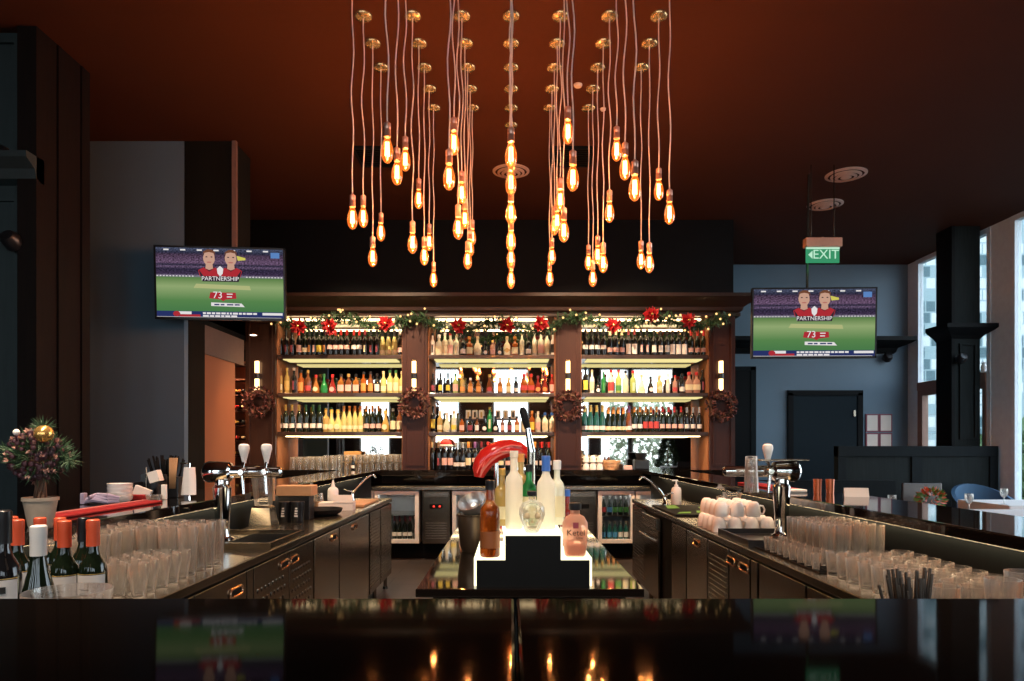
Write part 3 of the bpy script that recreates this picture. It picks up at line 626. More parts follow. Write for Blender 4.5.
# ================================================================== GARLAND, WREATHS, SCONCES
ga = thing('christmas_garland', 'evergreen garland with warm fairy lights draped along the back bar cornice', 'garland', (-.25, 8.56, 2.95))
def gz(x):   # hangs a little lower between its ties
    return 2.87 + .05 * math.cos((x + 3) * 2 * PI / .95) - (.05 if -1.0 < x < .55 else 0)
mb = MB(); pts = []
x = -2.85
while x < 2.62: pts.append((x, 8.53 + .02 * math.sin(9 * x), gz(x))); x += .06
mb.tube(pts, .012, 5)
for p in pts:
    for _ in range(34):
        a = random.uniform(0, 2 * PI); d = (random.uniform(-.8, .8), math.cos(a), math.sin(a))
        mb.leaf((p[0] + random.uniform(-.03, .03), p[1], p[2]), random.uniform(.06, .13), .012, dirv=d)
    for _ in range(5):
        a = random.uniform(0, 2 * PI); mb.leaf((p[0], p[1] - .03, p[2] + random.uniform(-.05, .05)), .09, .03, dirv=(random.uniform(-1, 1), math.cos(a), math.sin(a)))
o = mb.build('greenery', M['leaf'], ga); o.matrix_parent_inverse = Matrix.Translation((.25, -8.56, -2.95))
fm = MB().sphere((0, 0, 0), .0135, u=8, v=6).mesh('fairy_light')
for i in range(96):
    x = random.uniform(-2.9, 2.62) if i > 60 else -2.88 + i * .092
    o = link('fairy_light', fm, M['fairy'], ga, (x + .25 + random.uniform(-.02, .02), -.13 + random.uniform(-.02, .0), gz(x) - 2.95 + random.uniform(-.1, .1)))
pm = MB()
for r, n, l, z in ((0, 8, .09, 0), (.5, 8, .08, -.015), (.2, 7, .065, -.025), (.9, 5, .045, -.035)):
    for k in range(n):
        a = 2 * PI * k / n + r; pm.leaf((0, z, 0), l, l * .8, dirv=(math.cos(a), -.35 - r * .5, math.sin(a)))
pm = pm.mesh('petal')
cmid = MB().sphere((0, -.05, 0), .014, u=8, v=6).mesh('flower_centre')
PO = [(299, 327, 'above the dark bottles'), (330, 327, 'above the red capped bottles'), (386, 324, 'above the yellow bottles'), (459, 326, 'over the centre bay, leftmost'), (507, 326, 'over the centre bay, middle'), (541, 324, 'over the centre bay, beside right pilaster'), (613, 326, 'over cream capped bottles of right bay'), (651, 315, 'standing tallest over the right bay'), (688, 321, 'above the red capped bottles of right bay')]
for px, py, w in PO:
    o = thing('poinsettia', f'red poinsettia on the garland {w}', 'flower', (X(px, 8.42), 8.42, Z(py, 8.42)), (0, random.uniform(0, 6), 0), 'poinsettias on the garland'); o.scale = (1.3, 1.3, 1.3)
    link('bloom', pm, M['redpetal'], o); link('flower_centre', cmid, M['gold'], o)
WH = ['on the dark left end pilaster', 'on the pilaster left of the centre bay', 'on the pilaster right of the centre bay', 'on the right end pilaster by the dark doorway']
for i, (px, py) in enumerate(((259, 402), (414, 403), (568, 406), (721, 406))):
    d = 8.56; o = thing('wreath', f'dried leaf and flower wreath hanging {WH[i]}', 'wreath', (X(px, d), d, Z(py, d)), group='wreaths on the pilasters')
    R = .135; mb = MB()
    mb.tube([(R * math.cos(t), 0, R * math.sin(t)) for t in [2 * PI * k / 28 for k in range(28)]], .022, 6, True)
    fl = MB(); lv = MB()
    for k in range(280):
        t = random.uniform(0, 2 * PI); a = random.uniform(0, 2 * PI); rr = R + .03 * math.cos(a)
        c = (rr * math.cos(t), -.03 * abs(math.sin(a)), rr * math.sin(t)); dv = (math.cos(t) * math.cos(a) + random.uniform(-.5, .5), -.5, math.sin(t) * math.cos(a) + random.uniform(-.5, .5))
        (lv if k % 2 else fl).leaf(c, .055, .035, dirv=dv)
    mb.build('twig_ring', M['twig'], o); lv.build('leaves', M['wreathl'], o); fl.build('petals', M['wreathp'], o)
    # sconce above
    d = 8.575; py2 = 376
    s = thing('wall_sconce', f'double tube wall sconce glowing warm {WH[i]}', 'wall light', (X(px if i else 257, d), d, Z(py2, d)), group='wall sconces on the pilasters')
    MB().box(-.03, .03, .0, .045, -.03, .03, .004).cyl((0, 0, -.035), (0, 0, .035), .034).build('bracket', M['blackpl'], s)
    for z0, z1 in ((.035, .185), (-.185, -.035)):
        MB().cyl((0, 0, z0), (0, 0, z1), .027, seg=16).build('glass_tube', M['sconce'], s)
    MB().lathe([(.029, .18), (.03, .19), (.022, .2), (0, .2)], 16).lathe([(0, -.2), (.022, -.2), (.03, -.19), (.029, -.18)], 16).build('end_cap', M['brass'], s)

# ================================================================== PENDANT BULBS
GS = .3235; RD = lambda r: 4.598 + .3125 * (r - 1)     # grid column step, depth of each row
BL = {(-3, 0): 218, (-3, 1): 217, (-3, 2): 257, (-3, 3): 232, (-2, -2): 150, (-2, -1): 173, (-2, 0): 160, (-2, 1): 243, (-2, 2): 199, (-2, 3): 256, (-2, 4): 242, (-2, 5): 279,
 (-1, -2): 177, (-1, -1): 143, (-1, 0): 228, (-1, 1): 193, (-1, 2): 219, (-1, 3): 260, (-1, 4): 248, (-1, 5): 237,
 (0, -2): 155, (0, -1): 183, (0, 0): 213, (0, 1): 241, (0, 2): 239, (0, 3): 258, (0, 4): 279, (0, 5): 262, (0, 6): 281,
 (1, -2): 178, (1, -1): 132, (1, 0): 231, (1, 1): 200, (1, 2): 221, (1, 3): 226, (1, 4): 256, (1, 5): 278,
 (2, -2): 188, (2, -1): 168, (2, 0): 150, (2, 1): 212, (2, 2): 263, (2, 3): 255, (2, 4): 278, (2, 5): 262,
 (3, 0): 213, (3, 1): 190, (3, 2): 263, (3, 3): 260}
gm = MB().lathe([(.013, .072), (.014, .06), (.02, .045), (.028, .02), (.032, -.005), (.0315, -.025), (.026, -.048), (.014, -.064), (.004, -.069), (0, -.07)], 18, cap=False).mesh('bulb_glass')
fmb = MB()
for k in range(4):
    a, b = 2 * PI * k / 4, 2 * PI * (k + .5) / 4
    fmb.tube([(.009 * math.cos(a), .009 * math.sin(a), .042), (.0115 * math.cos(a), .0115 * math.sin(a), -.03), (.0115 * math.cos(b), .0115 * math.sin(b), -.032), (.009 * math.cos(b), .009 * math.sin(b), .04)], .0021, 5)
fmb = fmb.mesh('filament')
sm = MB().lathe([(.004, .15), (.009, .145), (.012, .14), (.0185, .138), (.0185, .11), (.0175, .108), (.0175, .104), (.0185, .102), (.0185, .068), (.015, .066), (.0, .066)], 16).mesh('socket')
rm = MB().lathe([(0, -.028), (.01, -.027), (.012, -.023), (.05, -.022), (.055, -.018), (.058, -.004), (.058, 0), (0, 0)], 24).mesh('ceiling_rose')
COLN = {-3: 'leftmost column', -2: 'second column from left', -1: 'column left of centre', 0: 'centre column', 1: 'column right of centre', 2: 'second column from right', 3: 'rightmost column'}
sk = 0
for (c, r), py in sorted(BL.items()):
    d = RD(r); x = GS * c; zb = Z(py, d)
    col = sorted(q for q in BL if q[0] == c); n = [q for q in col].index((c, r))
    p = thing('pendant_light', f'bare glowing filament bulb pendant, {COLN[c]} of grid, {ORD[n]} from the front', 'pendant light', (x, d, H), group='bare bulb pendants over the island')
    link('ceiling_rose', rm, M['rose'], p)
    ln = H - zb - .148; amp = .006 if r > 1 else .010; n = 16; ph = random.uniform(0, 6); w = random.uniform(9, 13)
    pts = [(amp * math.sin(ph + w * ln * i / n) * math.sin(PI * i / n), amp * math.cos(ph * 2 + w * .8 * ln * i / n) * math.sin(PI * i / n), -.025 - (ln - .02) * i / n) for i in range(n + 1)]
    MB().tube(pts, .0042, 6).build('cord', M['cord'], p)
    s = link('socket', sm, M['copper'], p, (0, 0, zb - H))
    g = link('bulb', gm, M['bulb'], p, (0, 0, zb - H)); link('filament', fmb, M['fil'], g)
    l = bpy.data.lights.new('bulb_light', 'POINT'); l.energy = 8.5; l.color = (1, .36, .13); l.shadow_soft_size = .005
    lo = bpy.data.objects.new('bulb_light', l); C.objects.link(lo); lo.parent = p; lo.location = (0, 0, zb - H)

# ================================================================== CEILING FITTINGS
def diffuser(px, py, r, label):
    d = 2.84 * F / (CY - py); t = thing('ceiling_diffuser', label, 'air diffuser', (X(px, d), d, H), group='round ceiling diffusers')
    for a, b, z in ((r * .86, r, .006), (r * .62, r * .74, .02), (r * .4, r * .52, .03), (0, r * .26, .036)):
        MB().lathe([(a, -z - .012), (b, -z), (b, -z + .006), (a, -z + .001)], 36, cap=False).lathe([(max(a, .001), -z - .012), (b, -z)], 36, cap=False).build('ring', M['diff'], t)
M['diff'] = cm('diffuser_metal', (.95, .74, .66), .4)
diffuser(846, 174.5, .205, 'larger, nearer round ceiling diffuser right of the exit sign rods')
diffuser(825, 204.5, .2, 'farther round ceiling diffuser directly above the exit sign')
diffuser(511, 171, .19, 'round ceiling diffuser behind the centre column of bulbs')
for px, lab in ((571, 'dark recessed air vent in the ceiling right of the centre diffuser'), (378, 'dark recessed air vent in the ceiling behind the left bulbs')):
    x = X(px, 6.8); t = thing('ceiling_vent', lab, 'air vent', (x, 6.82, H), group='recessed ceiling vents')
    w, h = .21, .22; mb = MB()
    mb.box(-w, w, h - .02, h, -.03, 0); mb.box(-w, w, -h, -h + .02, -.03, 0); mb.box(-w, -w + .02, -h, h, -.03, 0); mb.box(w - .02, w, -h, h, -.03, 0)
    mb.build('frame', M['darkpanel'], t)
    mb = MB()
    for i in range(9): mb.box(-w + .02, w - .02, -h + .03 + i * .042, -h + .045 + i * .042, -.022, -.004)
    mb.build('louvre', M['black'], t)
for px, py, r, lab in ((578, 84.5, .034, 'small white ceiling spot lens between the right bulb cords'), (603, 108.5, .024, 'tiny round ceiling sensor behind the right bulb cords')):
    d = 2.84 * F / (CY - py)
    tag(MB().lathe([(0, -.02), (r * .8, -.018), (r, -.006), (r, 0), (0, 0)], 20).build('ceiling_spot', M['whitep'], None, (X(px, d), d, H)), lab, 'ceiling spot')

# exit sign hung on two rods
d = 7.05; ex = thing('exit_sign', 'green EXIT sign with left arrow hung from the ceiling on two rods', 'sign', (X(822.5, d), d, Z(250.5, d)))
mb = MB()
for px in (811, 834): mb.cyl((X(px, d) - X(822.5, d), 0, .1), (X(px, d) - X(822.5, d), 0, H - Z(250.5, d)), .006)
mb.build('rod', M['steeld'], ex)
MB().box(-.182, .182, -.045, .045, .03, .12, .006).sphere((0, 0, .125), .013).build('housing', cm('sign_housing', (.62, .38, .28), .4), ex)
sg = MB().box(-.168, .168, -.008, .008, -.125, .03, .002).build('panel', M['exitg'], ex)
text('lettering', 'EXIT', .13, M['exitw'], sg, (.03, -.0095, -.045))
MB().prism([(-.148, -.045), (-.105, -.005), (-.105, -.085)], -.0105, -.0085).box(-.168, .168, -.0105, -.0085, .012, .03).build('arrow', M['exitw'], sg)

# ================================================================== TELEVISIONS
def tv(px, py, d, w, yaw, tilt, label, mount):
    h = w * .572
    t = thing('television', label, 'television', (X(px, d), d, Z(py, d)), (tilt, 0, yaw), 'wall televisions showing a cricket match')
    b = .016
    mb = MB(); mb.box(-w / 2, w / 2, 0, .045, -h / 2, h / 2, .004); mb.build('casing', M['blackpl'], t)
    mb = MB(); mb.box(-w / 2, w / 2, -.008, 0, h / 2 - b, h / 2); mb.box(-w / 2, w / 2, -.008, 0, -h / 2, -h / 2 + b * 1.4); mb.box(-w / 2, -w / 2 + b, -.008, 0, -h / 2, h / 2); mb.box(w / 2 - b, w / 2, -.008, 0, -h / 2, h / 2)
    mb.build('bezel', M['blackpl'], t)
    W, Hh = w / 2 - b, h / 2 - b
    sc = MB().box(-W, W, -.003, 0, -Hh, Hh).build('screen', M['screen'], t)
    u = lambda a: (a - .5) * 2 * W; v = lambda a: (.5 - a) * 2 * Hh       # 0..1 from the top left of the picture
    def bx(n, m, a0, a1, b0, b1, k=0): return MB().box(u(a0), u(a1), -.0045 - k * .001, -.0031 - k * .001, v(b1), v(b0)).build(n, m, sc)
    def pr(n, m, pts, k=0): return MB().prism([(u(a), v(c)) for a, c in pts], -.0045 - k * .001, -.0031 - k * .001).build(n, m, sc)
    pr('pitch', M['s_pitch'], [(.31, .51), (.73, .53), (.74, .59), (.29, .57)])
    # two players above a banner
    for cx, sg_ in ((.415, 1), (.585, -1)):
        pr('shirt', M['s_red'], [(cx - .088, .315), (cx - .045, .275), (cx + .045, .275), (cx + .088, .315), (cx + .075, .40), (cx - .075, .40)], 0)
        pr('collar', M['s_dark'], [(cx - .045, .275), (cx - .03, .26), (cx + .03, .26), (cx + .045, .275), (cx, .335)], 0)
        mb = MB(); mb.prism([(u(cx + .047 * math.cos(q) * (1 if math.sin(q) > 0 else .92)), v(.135 + .115 * math.sin(q))) for q in [2 * PI * i / 18 for i in range(18)]], -.0065, -.0041)
        mb.prism([(u(cx + a), v(c)) for a, c in ((-.025, .22), (.025, .22), (.03, .29), (0, .31), (-.03, .29))], -.0055, -.0041)
        mb.build('face', M['skin'], sc)
        pr('hair', M['s_hair'], [(cx - .049, .105), (cx - .044, .05), (cx - .015, .018), (cx + .02, .018), (cx + .046, .05), (cx + .049, .105), (cx + .04, .07), (cx, .055), (cx - .04, .07)], 3)
        mb = MB()
        for e in (-.02, .02): mb.prism([(u(cx + e + .009 * math.cos(q)), v(.125 + .008 * math.sin(q))) for q in [2 * PI * i / 8 for i in range(8)]], -.0072, -.0064)
        mb.build('eyes', M['s_dark'], sc)
        pr('mouth', M['s_mou'], [(cx - .022, .195), (cx, .19), (cx + .022, .195), (cx + .012, .21), (cx - .012, .21)], 3)
    pr('banner', M['s_dark'], [(.33, .30), (.37, .40), (.63, .40), (.67, .30), (.645, .475), (.36, .475)], 1)
    text('banner_lettering', 'PARTNERSHIP', .046 * w, M['s_white'], sc, (0, -.0062, v(.435)))
    pr('crest', M['s_white'], [(.475, .29), (.5, .25), (.525, .29), (.52, .36), (.5, .4), (.48, .36)], 2)
    pr('score_box', M['s_red'], [(.42, .63), (.62, .63), (.625, .715), (.54, .73), (.52, .755), (.50, .73), (.41, .715)])
    text('score_lettering', '73', .075 * w, M['s_white'], sc, (u(.478), -.0055, v(.672)))
    mb = MB(); mb.box(u(.55), u(.595), -.0055, -.0045, v(.66), v(.645)); mb.box(u(.55), u(.59), -.0055, -.0045, v(.70), v(.685)); mb.build('score_lines', M['s_white'], sc)
    pr('name_strip', M['s_white'], [(.425, .775), (.665, .785), (.69, .835), (.425, .825)])
    mb = MB()
    for a, c in ((.45, .49), (.50, .53), (.55, .60), (.61, .65)): mb.box(u(a), u(c), -.0055, -.0045, v(.815), v(.795))
    mb.build('name_lines', M['s_navy'], sc)
    bx('ticker', M['s_navy'], 0, 1, .905, 1); bx('ticker_band', M['s_white'], .0, .98, .985, .992, 1)
    bx('ticker_score', M['s_white'], .16, .27, .91, .95, 1); bx('ticker_score', M['s_red'], .18, .34, .952, .985, 1); bx('ticker_panel', M['s_white'], .83, .99, .915, .95, 1)
    mb = MB(); random.seed(3)
    a = .36
    while a < .78: q = random.uniform(.015, .045); mb.box(u(a), u(a + q), -.0055, -.0045, v(.945), v(.918)); a += q + .008
    a = .36
    while a < .6: q = random.uniform(.02, .05); mb.box(u(a), u(a + q), -.0055, -.0045, v(.982), v(.958)); a += q + .008
    mb.build('ticker_lines', M['s_white'], sc)
    MB().prism([(u(.155 + .028 * math.cos(q)), v(.945 + .04 * math.sin(q))) for q in [2 * PI * i / 16 for i in range(16)]], -.0065, -.0055).build('ticker_crest', M['s_red'], sc)
    bx('channel_mark', M['s_blue'], .90, .97, .045, .125); pr('pointer', M['s_yel'], [(.63, .1), (.70, .13), (.7, .16), (.64, .17)])
    mb = MB()
    for i in range(7): mb.box(u(.06 + i * .13), u(.1 + i * .13), -.0045, -.0031, v(.04), v(.02))
    for i in range(40):
        if not .28 < i / 40 < .70: mb.box(u(i / 40 + .004), u(i / 40 + .015), -.0045, -.0031, v(.41), v(.397))
    mb.build('stadium_lights', M['s_white'], sc)
    mb = MB()
    if mount == 'wall':
        mb.box(-.12, .12, .045, .07, -.15, .15); mb.box(-.03, .03, .07, .24, -.04, .04)
    else:
        mb.box(-.12, .12, .045, .07, -.15, .15); mb.box(-.055, -.035, .07, .09, -.15, H - Z(py, d) - .01)
    mb.build('mount', M['steeld'], t)
random.seed(7)
tv(220.5, 283.5, 6.24, 1.13, math.radians(5), math.radians(3), 'wall television above the left bar, beside the dark bulkhead', 'wall')
random.seed(11)
tv(814, 323, 7.25, 1.275, math.radians(-2), math.radians(2), 'television on a ceiling pole below the exit sign', 'pole')
random.seed(5)
# small fittings on walls
def spot(px, py, d, label, r=.045):
    t = thing('wall_spotlight', label, 'spotlight', (X(px, d), d, Z(py, d)))
    MB().cyl((0, .09, 0), (0, .0, 0), .012).cyl((0, .09, 0), (0, .1, 0), .04).build('bracket', M['blackpl'], t)
    MB().lathe([(0, -.05), (r, -.045), (r, .02), (r * .7, .05), (0, .055)], 16).build('lamp_head', M['blackpl'], t, rot=(1.1, 0, 0))
spot(2, 155, 4.70, 'black spotlight on the left pier just above its ledge', .06)
spot(11, 240, 4.70, 'black spotlight on the left pier below its ledge', .06)
spot(888, 357, 10.8, 'black dome camera under the cornice right of the television', .07)
spot(962, 358, 8.9, 'black spotlight on the window pillar below its cornice', .06)
tag(MB().lathe([(0, 0), (.05, 0), (.055, .01), (.03, .03), (.035, .07), (.02, .11), (.03, .13), (0, .15)], 12).build('ornament', M['white'], None, (6.165, 9.13, 2.3205)), 'small pale ornament standing on the window transom right of the black pillar', 'ornament')
M['frame'] = cm('red_frame', (.22, .03, .06), .4)
k = 0
for px in (872, 885.5):
    for py in (423, 442):
        x, z = X(px, 10.89), Z(py, 10.89)
        t = thing('framed_certificate', f'red framed white notice on the blue wall, {"upper" if py < 430 else "lower"} {"left" if px < 880 else "right"} of four', 'picture frame', (x, 10.9, z), group='four framed notices beside the door')
        MB().box(-.1, .1, -.022, 0, -.14, .14, .003).build('frame', M['frame'], t); MB().box(-.08, .08, -.0245, -.022, -.12, .12).build('paper', M['paper'], t)

# ================================================================== BAR COUNTERS
BT, WT = 1.07, .86
FB = 1.16
YE = (EYE - FB) * F / 151        # far edge of the front bar top
c = thing('front_bar_counter', 'black lacquered bar counter across the bottom of the picture', 'counter', (0, 0, 0))
mb = MB(); mb.box(-2.1, .0045, .3, YE, FB - .05, FB, .004); mb.box(.0065, 2.1, .3, YE, FB - .05, FB, .004); mb.build('bar_top', M['frontgloss'], c)
MB().box(-2.1, 2.1, .45, YE - .1, 0, FB - .05).build('front_panel', M['darkpanel'], c)
XI, XO = 1.59, 2.06
for s, nm in ((-1, 'left'), (1, 'right')):
    c = thing('side_bar_counter', f'black lacquered raised bar counter along the {nm} side', 'counter', (s * 1.8, 4, 0), group='raised side bar counters')
    a, b = sorted((s * XI, s * XO))
    MB().box(a - s * 1.8, b - s * 1.8, YE + .002 - 4, 8.5 - 4, BT - .045, BT, .004).build('bar_top', M['gloss'], c)
    a, b = sorted((s * (XI + .06), s * (XO - .14)))
    MB().box(a - s * 1.8, b - s * 1.8, YE + .002 - 4, 8.26 - 4, 0, BT - .045).build('bar_body', M['darkpanel'], c)
    a, b = sorted((s * (XI + .02), s * (XI + .055)))
    MB().box(a - s * 1.8, b - s * 1.8, -2.2, 3.6, 1.0215, 1.0247).build('light_strip', M['ledw'], c)
tag(MB().box(-1.6, -.86, YE + .004, 2.08, WT - .04, WT).build('corner_worktop', M['steeld']), 'steel corner shelf behind the front bar at left, under the wine bottles', 'counter')
tag(MB().box(.86, 1.6, YE + .004, 1.95, WT - .04, WT).build('corner_worktop', M['steeld']), 'steel corner shelf behind the front bar at right, under the black straws', 'counter')
XW = 1.14
def handle_ring(mb, y, z, l=.13, h=.036, x=0):
    pts = []
    for k in range(20):
        t = 2 * PI * k / 20; pts.append((x, y + (l - h) / 2 * (1 if math.cos(t) > 0 else -1) + h / 2 * math.cos(t), z + h / 2 * math.sin(t)))
    mb.tube(pts, .0055, 6, True)
def work_counter(s, y0, y1, units, label):
    t = thing('work_counter', label, 'counter', (s * XW, 0, 0))
    def sx(v): return v * s       # v measured outward from the aisle edge
    def B(mb, v0, v1, *r, **k): a, b = sorted((sx(v0), sx(v1))); return mb.box(a, b, *r, **k)
    B(MB(), 0, XI + .028 - XW, y0, y1, WT - .035, WT, bev=.004).build('worktop', M['steeld'], t)
    B(MB(), .02, XI + .0 - XW, y0, min(y1, units[-1][1] if False else y1) - .02, .14, WT - .036).build('carcass', M['black'], t)
    mb = MB()
    for y in [u[0] for u in units] + [y1 - .05]:
        for v in (.06, .36): mb2 = MB().cyl((sx(v), y + .03, 0), (sx(v), y + .03, .14), .018, seg=10); mb2.lathe([(0, 0), (.026, 0), (.022, .02), (0, .02)], 10, (sx(v), y + .03, 0)).build('leg', M['steeld'], t)
    for u in units:
        a, b, kind, hs = u
        if kind == 'gap': continue
        m = M['steel'] if kind == 'bright' else M['steeld']
        zt = WT - .045 if kind != 'low' else .78
        d = MB(); B(d, .0, .022, a + .004, b - .004, .15, zt, bev=.003)
        d = d.build('door', m, t)
        if kind == 'louvre':
            mb = MB()
            for k in range(20): B(mb, -.004, 0, a + .03, b - .03, .2 + k * .028, .21 + k * .028)
            mb.build('louvres', M['steeld'], d)
        if kind == 'quilt':
            mb = MB()
            ny = max(2, int((b - a - .06) / .05))
            for i in range(ny):
                for k in range(11):
                    mb.sphere((sx(-.001), a + .05 + i * .05 + (.025 if k % 2 else 0), .2 + k * .05), .012, .25, 1, 1, 6, 4)
            mb.build('embossing', M['steeld'], d)
        for y, z in hs:
            mb = MB(); handle_ring(mb, y, z, x=sx(-.004)); hd = mb.build('handle', M['brasssteel'], d)
            mb = MB(); B(mb, -.002, .0, y - .05, y + .05, z - .011, z + .011); mb.build('recess', M['black'], hd)
        if kind == 'post':
            pass
    return t
M['brasssteel'] = cm('warm_steel_handle', (.85, .6, .42), .25, metal=1.)
work_counter(-1, 2.06, 6.7, [(2.06, 2.45, 'plain', [(2.36, .74)]), (2.45, 2.52, 'post', []), (2.52, 3.02, 'plain', [(2.90, .75)]), (3.02, 3.1, 'post', []), (3.1, 3.6, 'quilt', [(3.52, .76)]), (3.6, 4.04, 'quilt', [(3.68, .76)]), (4.06, 4.64, 'bright', [(4.5, .77)]), (4.66, 5.62, 'bright', [(5.1, .77)]), (5.66, 6.1, 'louvre', []), (6.12, 6.68, 'louvre', [])], 'stainless steel work counter with doors along the left of the aisle')
work_counter(1, 1.97, 6.6, [(1.97, 2.38, 'plain', []), (2.38, 2.7, 'plain', [(2.42, .75), (2.62, .75)]), (2.71, 3.22, 'plain', []), (3.24, 3.33, 'post', []), (3.34, 3.66, 'plain', [(3.62, .76), (3.42, .76)]), (3.67, 4.06, 'louvre', []), (4.07, 4.54, 'bright', [(4.3, .76)]), (4.56, 4.97, 'plain', []), (5.0, 5.34, 'gap', []), (5.96, 6.58, 'louvre', [])], 'dark steel work counter with doors along the right of the aisle')
# glass washer between the right counter doors
t = thing('glass_washer', 'steel front loading glass washer under the right counter near its far end', 'dishwasher', (XW, 5.65, 0))
MB().box(-.012, .01, -.28, .28, .16, .70, .004).build('door', M['steeld'], t)
MB().box(-.03, .01, -.28, .28, .71, .80, .004).build('control_panel', M['steel'], t)
MB().tube([(-.012, -.2, .62), (-.06, -.2, .64), (-.06, .2, .64), (-.012, .2, .62)], .012, 8).build('handle', M['steel'], t)

# ================================================================== ISLAND
c = thing('island', 'gloss black island counter in the middle of the bar aisle', 'counter', (.065, 2.85, 0))
MB().box(-.395, .395, 2.415 - 2.85, 4.4 - 2.85, WT - .03, WT, .004).build('top', M['mirrorblack'] if 'mirrorblack' in M else M['gloss'], c)
MB().box(-.34, .34, 2.47 - 2.85, 4.34 - 2.85, .1, WT - .03).build('body', M['darkpanel'], c)
MB().box(-.31, .31, 2.51 - 2.85, 4.3 - 2.85, 0, .1).build('plinth', M['black'], c)
IC = X(533, 2.46)
st = thing('lit_bottle_stand', 'stepped black bottle stand with glowing acrylic steps on the island', 'display stand', (IC, 2.57, WT))
wl, wu = .208, .105
y0 = -.12
f = MB()
f.prism([(-wl + .01, 0), (wl - .01, 0), (wl - .01, .092), (wu - .008, .092), (wu - .008, .178), (-wu + .008, .178), (-wu + .008, .092), (-wl + .01, .092)], y0, y0 + .012)
f.build('front_plate', M['black'], st)
MB().box(-wl, wl, y0 + .014, .34, 0, .1, .002).build('lower_step', M['tierglow'], st)
MB().box(-wu, wu, y0 + .014, .34, .1, .186, .002).build('upper_step', M['tierglow'], st)
ZU, ZL = WT + .186, WT + .1
def islandbottle(k, body, lab, sty, cap, px, d, z, h, label, **kw):
    s = h / PROF[k][-1][1]; return bottle(k, body, lab, sty, cap, (X(px, d), d, z), label, None, kw.get('sx', s), 0, s)
# whiskey like bottle on the lower left step
islandbottle('round', 'whiskey', 'brownl', 'lo', 'black', 490, 2.5, ZL, .27, 'dark amber whiskey bottle with long neck on the lower left step of the lit stand', sx=.92)
# pink flask bottle, dark round stopper and crest, on the lower right step
t = thing('liquor_bottle', 'clear pinkish bottle with black stopper and red crest on the lower right step', 'bottle', (X(575, 2.5), 2.5, ZL)); t.scale = (1.08, 1.08, 1.05)
MB().lathe([(0, 0), (.028, 0, 4), (.034, .006, 4), (.0375, .03, 3.5), (.042, .09, 3), (.041, .115, 3), (.03, .135, 2.5), (.016, .143), (.0155, .158), (0, .158)], 24, sy=.7).build('body', glass('pink_tinted_glass', (.98, .76, .64), .3, .35, (.95, .62, .48)), t)
MB().lathe([(0, .158), (.02, .158), (.021, .163), (.021, .178), (.018, .181), (0, .181)], 18).build('stopper', M['blackpl'], t)
MB().lathe([(0, .002), (.03, .004, 4), (.035, .03, 3.5), (.036, .04, 3.5), (0, .04)], 24, sy=.68).build('liquid', cm('pink_liquid', (.85, .35, .2), .2, trans=.4), t)
MB().box(-.009, .009, -.0305, -.0292, .098, .118).build('crest', LABM['burgundy'], t)
text('lettering', 'Ketel', .028, M['blackpl'], t, (0, -.0315, .083)); text('lettering', 'One', .012, M['blackpl'], t, (.012, -.0312, .066))
# round skull shaped bottle
t = thing('liquor_bottle', 'clear round skull shaped bottle with dark stopper on the upper step', 'bottle', (X(532, 2.5), 2.5, ZU))
mb = MB(); mb.lathe([(0, 0), (.022, 0), (.026, .006), (.03, .018), (.04, .04), (.047, .065), (.045, .088), (.034, .105), (.018, .113), (.0125, .118), (.0125, .13), (0, .13)], 24, sy=1.05)
mb.build('body', M['glass2'], t)
mb = MB(); mb.lathe([(0, .13), (.017, .13), (.018, .134), (.018, .146), (0, .148)], 16); mb.build('stopper', M['blackpl'], t)
mb = MB()
for e in (-.018, .018): mb.sphere((e, -.043, .062), .011, 1, .4, 1.1, 10, 6)
mb.prism([(-.006, .038), (.006, .038), (0, .052)], -.047, -.042)
for k in range(5): mb.box(-.016 + k * .0065, -.0115 + k * .0065, -.034, -.028, .016, .026)
mb.build('skull_relief', cm('warm_relief', (.6, .45, .25), .3), t)
islandbottle('tall', 'lit frosted', None, 'n', None, 514, 2.62, ZU, .29, 'tall frosted bottle at left of the upper step, in front of the red ornament', sx=.95)
islandbottle('bord', 'lit frosted', None, 'n', 'blue', 546, 2.62, ZU, .27, 'frosted vodka bottle with blue cap at right of the upper step', sx=.95)
islandbottle('round', 'gold', 'cream', 'lo', 'gold', 502, 2.72, ZU, .22, 'golden bottle with gold cap behind the amber whiskey bottle', sx=.75)
islandbottle('round', 'green', 'cream', 'n', 'black', 529, 2.74, ZU, .235, 'green glass bottle behind the skull shaped bottle', sx=.8)
islandbottle('round', 'gold', 'red', 'n', 'orange', 521, 2.83, ZU, .275, 'golden bottle with orange cap at the back of the upper step', sx=.8)
islandbottle('square', 'clear', 'cream', 'w', 'white', 557, 2.76, ZU, .25, 'clear square bottle behind the blue capped vodka bottle', sx=.8)
islandbottle('round', 'red', 'white', 'lo', 'blue', 567, 2.78, ZL, .22, 'small red bottle with blue cap behind the pinkish bottle', sx=.7)
for k, (px, d) in enumerate(((541, 2.42),)): pass
